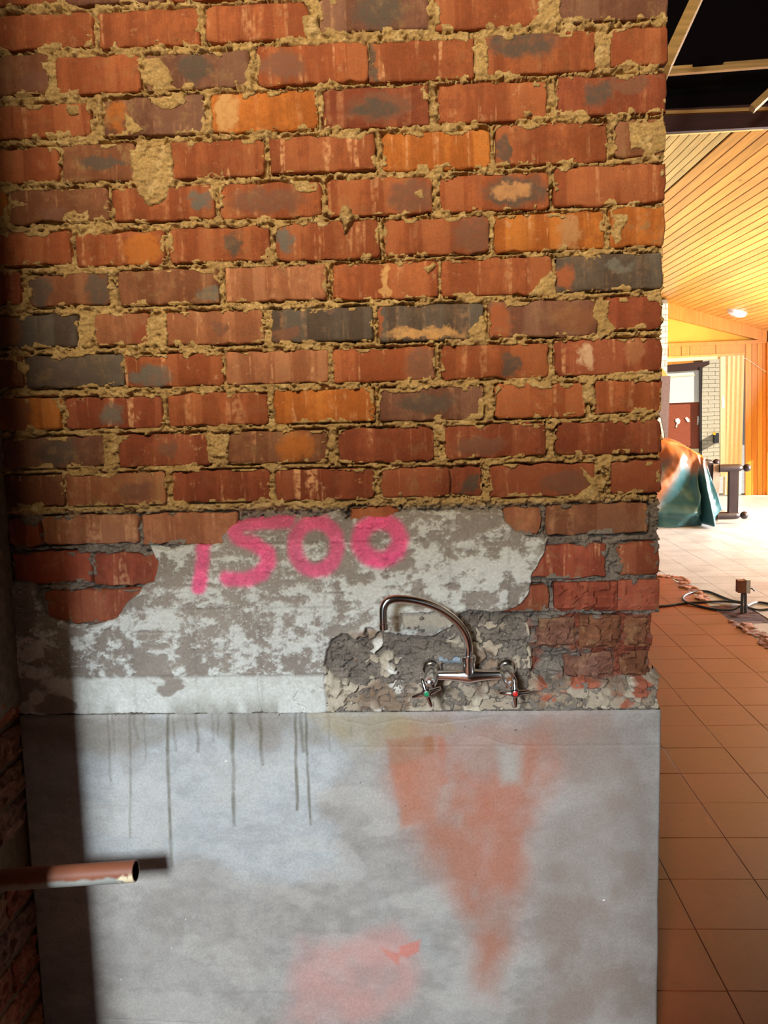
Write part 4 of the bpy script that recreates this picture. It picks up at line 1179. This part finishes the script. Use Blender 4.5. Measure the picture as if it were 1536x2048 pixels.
# ------------------------------------------------------------------ gable wall of the far hall
M['yellow_wall'] = mat_simple('yellow_paint', lin(226, 184, 60), .6, scale=3, vary=.08)
M['orange_wood'] = mat_wood('varnished_panel', lin(226, 150, 62), .32, (40, 40, 2.2), .16)
M['cream'] = mat_simple('cream_paint', lin(236, 222, 176), .5, vary=.05)
M['white_brick'] = mat_simple('white_brick_paint', lin(238, 226, 190), .6, vary=.06)
M['grey_brick'] = mat_simple('stone_brick_paint', lin(196, 184, 160), .7, vary=.12)
M['mortar_far'] = mat_simple('far_mortar', lin(150, 136, 112), .9)
wall_far = empty('wall_far', (0, YG, 0), 'gable wall of the far hall with yellow paint and timber', 'wall', kind='structure')
def fpart(name, pts, Y, th, mat, parent):
    """flat-fronted solid whose front outline is measured at depth Y"""
    P = [V(at(x, y, Y)) for x, y in pts]
    o = MB().prism(P, (0, th, 0)).build(name, mat, None)
    if parent is not None:
        o.data.transform(Matrix.Translation(-V(parent.location))); o.parent = parent
    else:
        c = sum(P, V((0, 0, 0))) / len(P); o.data.transform(Matrix.Translation(-c)); o.location = c
    return o
fpart('gable_cladding', [(1000, 262), (1750, 222), (1750, -420), (1000, -420)], YN - .03, .03, M['roof_dark'], roof)  # added dark sheet standing in for the unlit roof void
fpart('yellow_gable', [(1290, 600), (1540, 672), (1560, 700), (1290, 704)], YG + .10, .10, M['yellow_wall'], wall_far)
fpart('sloping_beam', [(1290, 590), (1560, 667), (1560, 690), (1335, 634), (1290, 623)], YG, .10, M['orange_wood'], wall_far)
fpart('rail', [(1290, 688.5), (1560, 678), (1560, 685.5), (1290, 695)], YG + .02, .09, M['orange_wood'], wall_far)
for i, (xa, xb) in enumerate(((1290, 1336), (1337, 1362), (1363, 1379), (1380, 1431), (1432, 1490))):
    fpart('header_board', [(xa, 693 - (xa - 1336) * .045), (xb, 693 - (xb - 1336) * .045), (xb, 714 - (xb - 1336) * .05), (xa, 714 - (xa - 1336) * .05)], YG + .05, .05, M['orange_wood'], wall_far)
fpart('head_trim', [(1290, 715), (1490, 705.5), (1490, 709.5), (1290, 719)], YG + .03, .08, M['pine'], wall_far)
fpart('door_track', [(1290, 719.5), (1442, 711.5), (1442, 718), (1290, 726)], YG + .04, .10, M['cream'], wall_far)
for xa, xb in ((1491, 1503), (1503.8, 1514), (1514.8, 1525), (1525.8, 1534)):
    fpart('panel_board', [(xa, 687 - (xa - 1490) * .04), (xb, 687 - (xb - 1490) * .04), (xb, 1000), (xa, 1000)], YG + .05, .05, M['orange_wood'], wall_far)
fpart('corner_post', [(1534.5, 660), (1620, 660), (1620, 1000), (1534.5, 1000)], YG + .0, .10, M['orange_wood'], wall_far)

# folded concertina door
d1 = empty('door_1', tuple(at(1463, 950, YG)), 'cream concertina door folded back beside the opening', 'door', kind='structure')
xs = np.linspace(1452, 1489, 9)
for i in range(8):
    xa, xb = xs[i], xs[i + 1]
    off = .0 if i % 2 else .035
    A0 = V(at(xa, 713 - (xa - 1440) * .06, YG - .02 + off)); B0 = V(at(xb, 713 - (xb - 1440) * .06, YG - .02 + (.035 - off)))
    A1 = V((A0.x, A0.y, .02)); B1 = V((B0.x, B0.y, .02))
    mb = MB().prism([A0, B0, B1, A1], (0, .012, 0)); o = mb.build('leaf', M['cream'], None)
    o.data.transform(Matrix.Translation(-V(d1.location))); o.parent = d1
o = fpart('lead_post', [(1441, 714), (1451, 713), (1451, 953), (1441, 953)], YG - .02, .05, M['cream'], d1)
o = fpart('door_latch', [(1444, 793), (1448, 793), (1448, 815), (1444, 815)], YG - .035, .015, M['chrome'], d1)
# thin white cable looping down the panel wall
M['white_cable'] = mat_simple('white_cable', lin(240, 226, 196), .5)
pts = [V(at(x, y, YG + .03)) for x, y in ((1489, 716), (1500, 722), (1514, 732), (1526, 740), (1536, 746))]
o = MB().tube(pts, .007, 8, smooth=2).build('wall_cable', M['white_cable'], None, True, origin=tuple(pts[2])); tag(o, 'white cable sagging across the orange panel wall', 'cable')

# white painted brick pier at the left of the opening
pier = empty('brick_pier', tuple(at(1327, 960, YG - .3)), 'white painted brick pier under the ceiling beam', 'pier', kind='structure')
zt = at(1327, 606, YG - .3)[2]; xl, xr = at(1270, 700, YG - .3)[0], at(1335, 700, YG - .3)[0]
def stack(parent, xl, xr, y0, dep, zlo, zhi, bw, bh, gap, mat, core):
    L0 = V(parent.location)
    o = MB().box((xl + .006, y0 + .006, zlo), (xr - .006, y0 + dep - .006, zhi)).build('core', core, None); o.data.transform(Matrix.Translation(-L0)); o.parent = parent
    cache = {}
    z = zlo; r_ = 0
    while z + bh < zhi + .02:
        x = xl - (bw / 2 if r_ % 2 else 0)
        while x < xr - .01:
            a = max(xl, x); b_ = min(xr, x + bw - gap)
            if b_ - a > .02:
                k_ = round(b_ - a, 3)
                if k_ not in cache:
                    q = MB().box((-k_ / 2, 0, 0), (k_ / 2, dep, bh - gap)); t_ = q.build('brick', mat, None); cache[k_] = t_.data; bpy.data.objects.remove(t_)
                o = bpy.data.objects.new('brick', cache[k_]); o.location = V(((a + b_) / 2, y0 + rng.uniform(-.002, .002), z)) - L0; link(o, parent)
            x += bw
        z += bh; r_ += 1
stack(pier, xl, xr, YG - .3, .29, 0, zt + .05, .23, .086, .010, M['white_brick'], M['mortar_far'])

# room behind the opening: painted brick wall and the half-glazed red door
YB = 19.0
wall_end = empty('wall_end', tuple(at(1400, 930, YB)), 'pale painted brick wall behind the far opening', 'wall', kind='structure')
xa, xb = at(1404, 800, YB)[0], at(1475, 800, YB)[0]
stack(wall_end, xa, xb, YB, .1, 0, at(1420, 690, YB)[2], .30, .095, .010, M['grey_brick'], M['mortar_far'])
fpart('upper_wall', [(1240, 640), (1404, 640), (1404, 737), (1240, 745)], YB + .05, .1, M['orange_wood'], wall_end)
fpart('dark_lintel', [(1240, 739), (1419, 722), (1419, 729), (1404, 735), (1404, 740), (1240, 750)], YB - .02, .12, M['dark_timber'], wall_end)
d2 = empty('door_2', tuple(at(1370, 915, YB)), 'brick-red door with large white upper panel and torn paper marks', 'door', kind='structure')
M['door_red'] = mat_simple('red_brown_paint', lin(150, 72, 44), .5, vary=.1)
M['panel_white'] = mat_simple('white_panel', lin(232, 226, 214), .5, vary=.05)
M['near_black'] = mat_simple('dark_frame', lin(40, 28, 24), .6)
fpart('lower_panel', [(1260, 809), (1399, 804), (1399, 897), (1260, 902)], YB + .02, .05, M['door_red'], d2)
fpart('upper_panel', [(1260, 744), (1399, 737), (1399, 804), (1260, 809)], YB + .0, .06, M['panel_white'], d2)
fpart('panel_rail', [(1262, 757), (1392, 749), (1392, 751), (1262, 759)], YB - .005, .02, M['cream'], d2)
fpart('door_frame', [(1399, 734), (1404, 734), (1404, 916), (1399, 916)], YB - .03, .1, M['near_black'], d2)
fpart('bottom_rail', [(1260, 902), (1399, 897), (1399, 916), (1260, 921)], YB + .01, .06, M['cream'], d2)
for pts in ([(1351, 838), (1357, 836), (1361, 841), (1359, 847), (1355, 849), (1354, 855), (1351, 854), (1354, 846), (1351, 843)], [(1370, 836), (1374, 834), (1379, 839), (1379, 844), (1375, 844)], [(1395, 832), (1397, 832), (1398, 840), (1396, 850), (1394, 850)]):
    o = fpart('paper_scrap', pts, YB + .012, .012, M['panel_white'], d2)
M['black_plastic'] = mat_simple('black_plastic', lin(40, 42, 46), .5)
M['yellow_plastic'] = mat_simple('yellow_plastic', lin(230, 170, 40), .5)
bx = empty('wall_box', tuple(at(1434, 885, YB - .12)), 'small black box with yellow knob on pale brick wall', 'box')
fpart('case', [(1429, 868), (1438, 866), (1438, 886), (1429, 886)], YB - .12, .12, M['black_plastic'], bx)
fpart('knob', [(1426, 865), (1429, 863.5), (1432, 866), (1431, 870), (1427, 870)], YB - .16, .03, M['yellow_plastic'], bx)
o = fpart('leaning_board', [(1290, 748), (1341, 752), (1336, 872), (1336, 1007), (1329, 1007), (1329, 868), (1322, 836), (1290, 830)], 10.6, .03, mat_simple('grey_brown_board', lin(92, 72, 62), .6), None)
tag(o, 'grey-brown board leaning by the white brick pier', 'board')
o = fpart('cardboard_sheet', [(1290, 735), (1326, 737), (1336, 752), (1290, 752)], 10.5, .02, mat_simple('orange_board', lin(206, 128, 50), .6), None)
tag(o, 'orange-brown sheet on top of the leaning board', 'board')
# right-hand window wall of the hall, solid up to the window opening
wall_right = empty('wall_right', (6.9, 0, 0), 'right-hand wall of the hall with a window opening', 'wall', kind='structure')
for nm, lo, hi in (('near_part', (0, -6, 0), (.2, 8.7, 3.4)), ('sill', (0, 8.7, 0), (.2, 12.4, .12)), ('head', (0, 8.7, 2.25), (.2, 12.4, 3.4))):
    MB().box(lo, hi).build(nm, M['cream'], wall_right)
# unseen wall added to keep the near floor in shade
wall_shade = empty('wall_side', (3.0, 0, 0), 'plastered side wall of the passage right of the kitchen', 'wall', kind='structure')
MB().box((0, -2.0, 0), (.12, 3.5, 3.2)).build('panel', M['left_plaster'], wall_shade)
# unseen wall added behind the photographer; its doorway shapes the daylight
added_wall_front = empty('wall_front', (0, -2.1, 0), 'plastered wall behind the photographer with a doorway', 'wall', kind='structure')
for nm, lo, hi in (('left_part', (-3.2, -.1, 0), (-1.02, .1, 2.5)), ('right_part', (-.08, -.1, 0), (1.4, .1, 2.5)), ('lintel', (-1.02, -.1, 1.80), (-.08, .1, 2.56))):
    MB().box(lo, hi).build(nm, M['left_plaster'], added_wall_front)

# ------------------------------------------------------------------ overturned table under a tarpaulin
YT = 8.9
M['table_dark'] = mat_wood('dark_table_wood', lin(44, 32, 30), .4, (8, 8, 8), .2)
M['table_edge'] = mat_wood('worn_table_edge', lin(150, 130, 112), .5, (8, 8, 8), .15)
tq = at(1440, 1048, YT)
table = empty('overturned_table', (float(tq[0]), YT, 0), 'dark wooden table tipped on its side, turned legs pointing right', 'table')
TB0 = V(table.location)
def tpart(mb, name, mat, parent=None, smooth=False):
    o = mb.build(name, mat, None, smooth); o.data.transform(Matrix.Translation(-TB0)); o.parent = parent or table; return o
def X_(x, Y=YT): return float(at(x, 1000, Y)[0])
def Z_(x, y, Y=YT): return float(at(x, y, Y)[2])
zU, zL = Z_(1470, 936), Z_(1470, 1031)
x0, x1 = X_(1404), X_(1440)
tpart(MB().box((x0 - .04, YT - .02, .0), (x0, YT + 1.2, zU + .10)), 'table_top', M['table_dark'])
tpart(MB().box((x0, YT + .02, .03), (x1 - .02, YT + 1.1, zU + .05)), 'apron', M['table_dark'])
tpart(MB().prism([V((x1 - .10, YT, .03)), V((x1 - .02, YT, .03)), V((x1 - .005, YT, zU + .05)), V((x1 - .085, YT, zU + .05))], (0, .02, 0)), 'apron_edge', M['table_edge'])
def leg(y, z, dx):
    xa = x1 - .04 + dx; xb = X_(1480) + dx
    mb = MB().tube([(xa, y, z), (xa + .02, y, z), (xb - .06, y, z), (xb - .02, y, z), (xb, y, z), (xb + .02, y, z)], [.05, .048, .048, .040, .022, .020], 16)
    o = tpart(mb, 'leg', M['table_dark'], None, True)
    mb = MB(); c = V((xb + .055, y, z))
    pts = []; rr = []
    for i in range(10):
        th = math.pi * i / 9; pts.append(c + V((-math.cos(th) * .048, 0, 0))); rr.append(max(.002, math.sin(th) * .05))
    tpart(mb.tube(pts, rr, 16), 'ball_foot', M['table_dark'], o, True)
leg(YT, zU, .02); leg(YT, zL, .0); leg(YT + 1.0, zU, -.02); leg(YT + 1.0, zL, -.02)
xs_ = X_(1466)
tpart(MB().box((xs_ - .055, YT - .03, zL), (xs_ + .055, YT + .04, zU)), 'stretcher', M['table_dark'])
tpart(MB().box((xs_ - .055, YT + .97, zL), (xs_ + .055, YT + 1.03, zU)), 'stretcher', M['table_dark'])

# tarpaulin: a sheet over the table, hanging in folds
M['tarp'] = mat_attr('plastic_tarpaulin', .28, 30., .06, .25, .01, spec=.6)
def tarp():
    nu, nv = 90, 60
    u = np.linspace(0, 1, nu); v = np.linspace(0, 1, nv)
    U, Vv = np.meshgrid(u, v)
    # top edge of the hanging side and its foot, measured at the front of the table
    topx = np.array([1270, 1320, 1350, 1375, 1395, 1404, 1410]); topy = np.array([884, 882, 884, 896, 908, 914, 918])
    botx = np.array([1262, 1318, 1360, 1394, 1404, 1412, 1442]); boty = np.array([1058, 1056, 1056, 1054, 1050, 1047, 1018])
    s = np.linspace(0, 1, 7)
    tx, ty = np.interp(U, s, topx), np.interp(U, s, topy); bx_, by_ = np.interp(U, s, botx), np.interp(U, s, boty)
    pxx = tx * (1 - Vv) + bx_ * Vv; pyy = ty * (1 - Vv) + by_ * Vv
    pt = np.stack([at(a, b_, YT - .12) for a, b_ in zip(pxx.ravel(), pyy.ravel())]).reshape(nv, nu, 3)
    fan = np.abs(((U * .9 + Vv * .62) * 2.3 + .3 * (fbm(U * 3, Vv * 3, 509, 2) - .5)) % 1 - .5) * 2
    fold = .16 * (fan - .5) * sstep(0, .2, Vv) * (1 - sstep(.62, .72, U)) + .07 * (fbm(U * 5, Vv * 4, 501, 3) - .5)
    pleat = .22 * np.exp(-((U - .84) / .05) ** 2) * Vv - .16 * np.exp(-((U - .70) / .05) ** 2) * sstep(.1, .5, Vv) + .05 * np.exp(-((Vv - .82) / .05) ** 2) * (U < .66)
    pt[..., 1] -= fold + pleat + .06 * Vv
    pt[..., 2] = np.maximum(pt[..., 2], .006)
    # the part lying over the top
    nt_ = 22
    top = []
    for k in range(nt_):
        t = 1 - k / nt_
        row = pt[0].copy(); row[:, 1] += 1.25 * t; row[:, 2] += .045 * math.sin(math.pi * min(1, t * 1.4)) + .05 * (fbm(u * 7, np.full(nu, t * 6), 503, 3) - .5) - .03 * t
        row[:, 0] += .12 * t
        top.append(row)
    G = np.concatenate([np.stack(top), pt], 0)
    R_, C_ = G.shape[:2]
    vv = np.arange(R_)[:, None] * np.ones((1, C_)); uu = np.ones((R_, 1)) * u[None]
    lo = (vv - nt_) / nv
    ceil_refl = 1 - sstep(.0, .42, lo + .55 * (uu - .4) * .35 + .16 * (fbm(uu * 7, vv * .1, 505, 3) - .5) + .10 * (fan[np.clip((vv - nt_).astype(int), 0, nv - 1), (uu * (nu - 1)).astype(int)] - .5))
    ceil_refl = np.maximum(ceil_refl, .8 * np.exp(-((uu - .42 + lo * .45) / .07) ** 2) * (lo > 0) * (lo < .8))
    colr = A(188, 106, 44) * ceil_refl[..., None] + A(60, 106, 112) * (1 - ceil_refl[..., None])  # orange is the pine ceiling's reflection painted onto the teal sheet
    idx = np.arange(R_ * C_).reshape(R_, C_)
    f = np.stack([idx[:-1, :-1], idx[1:, :-1], idx[1:, 1:], idx[:-1, 1:]], -1).reshape(-1, 4)
    me = bpy.data.meshes.new('tarpaulin'); me.from_pydata((G.reshape(-1, 3) - np.array([X_(1350), YT, 0])).tolist(), [], f.tolist()); me.update()
    me.polygons.foreach_set('use_smooth', [True] * len(me.polygons))
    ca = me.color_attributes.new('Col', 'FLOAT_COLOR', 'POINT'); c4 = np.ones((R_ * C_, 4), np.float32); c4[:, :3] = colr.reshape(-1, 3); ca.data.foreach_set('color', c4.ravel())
    me.materials.append(M['tarp'])
    o = bpy.data.objects.new('tarpaulin', me); o.location = (X_(1350), YT, 0); link(o)
    sm = o.modifiers.new('thickness', 'SOLIDIFY'); sm.thickness = .004
    return o
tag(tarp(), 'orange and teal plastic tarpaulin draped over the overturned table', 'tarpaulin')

# ------------------------------------------------------------------ socket post and loose cable on the floor
M['conduit'] = mat_simple('grey_conduit', lin(86, 84, 82), .4)
M['box_brown'] = mat_simple('brown_box', lin(150, 96, 66), .5)
M['cable'] = mat_simple('dark_cable', lin(58, 58, 60), .45)
pb = V(on_floor(1487, 1230, -.02)); YP = pb.y
post = empty('socket_post', tuple(pb), 'brown socket box on two bare conduits rising from the broken floor', 'socket')
P0 = V(post.location)
for k_, (xa, xt) in enumerate(((1483, 1485), (1491, 1491))):
    b0 = V(at(xa, 1229, YP)); t0 = V(at(xt, 1182, YP))
    o = MB().tube([b0, t0], .0105, 12).build('conduit', M['conduit'], None, True); o.data.transform(Matrix.Translation(-P0)); o.parent = post
c0 = V(at(1474.5, 1160, YP)); c1 = V(at(1489, 1184, YP))
o = MB().box((c0.x, YP - .03, c1.z), (c1.x, YP + .03, c0.z)).build('back_box', M['box_brown'], None); o.data.transform(Matrix.Translation(-P0)); o.parent = post
c2_ = V(at(1498, 1160, YP))
o = MB().box((c1.x + .001, YP - .034, c1.z - .004), (c2_.x, YP + .034, c0.z + .004)).build('socket_plate', M['panel_white'], None); o.data.transform(Matrix.Translation(-P0)); o.parent = post
bA = V(at(1498, 1178, YP)); o = MB().tube([bA, V(at(1504, 1177, YP)), V(at(1509, 1182, YP))], .005, 8).build('lead', M['cable'], None, True); o.data.transform(Matrix.Translation(-P0)); o.parent = post
def floor_cable(name, pts, label, r=.0085):
    P = [V(on_floor(x, y, r + lift)) for x, y, lift in pts]
    o = MB().tube(P, r, 8, smooth=3).build(name, M['cable'], None, True, origin=tuple(P[0])); tag(o, label, 'cable', 'loose cables on the red floor')
floor_cable('floor_cable', [(1305, 1213, 0), (1330, 1212, 0), (1366, 1206, 0), (1400, 1204, 0), (1432, 1203, 0), (1460, 1203, .01), (1481, 1206, .02)], 'straight dark cable running from the wall to the socket post')
floor_cable('floor_cable', [(1480, 1204, .02), (1462, 1201, 0), (1440, 1192, 0), (1416, 1182, 0), (1394, 1182, 0), (1372, 1188, 0), (1364, 1196, 0), (1370, 1204, .01), (1386, 1209, 0), (1420, 1217, 0), (1450, 1221, 0), (1470, 1219, 0), (1480, 1212, .02)], 'dark cable lying in a long open loop beside socket post')
floor_cable('floor_cable', [(1494, 1212, .02), (1505, 1206, .01), (1516, 1204, 0), (1530, 1206, 0), (1550, 1210, 0)], 'upper dark cable leaving socket post towards right edge')
floor_cable('floor_cable', [(1494, 1214, .02), (1505, 1218, .01), (1520, 1220, 0), (1536, 1218, 0), (1550, 1216, 0)], 'lower dark cable leaving socket post towards right edge')
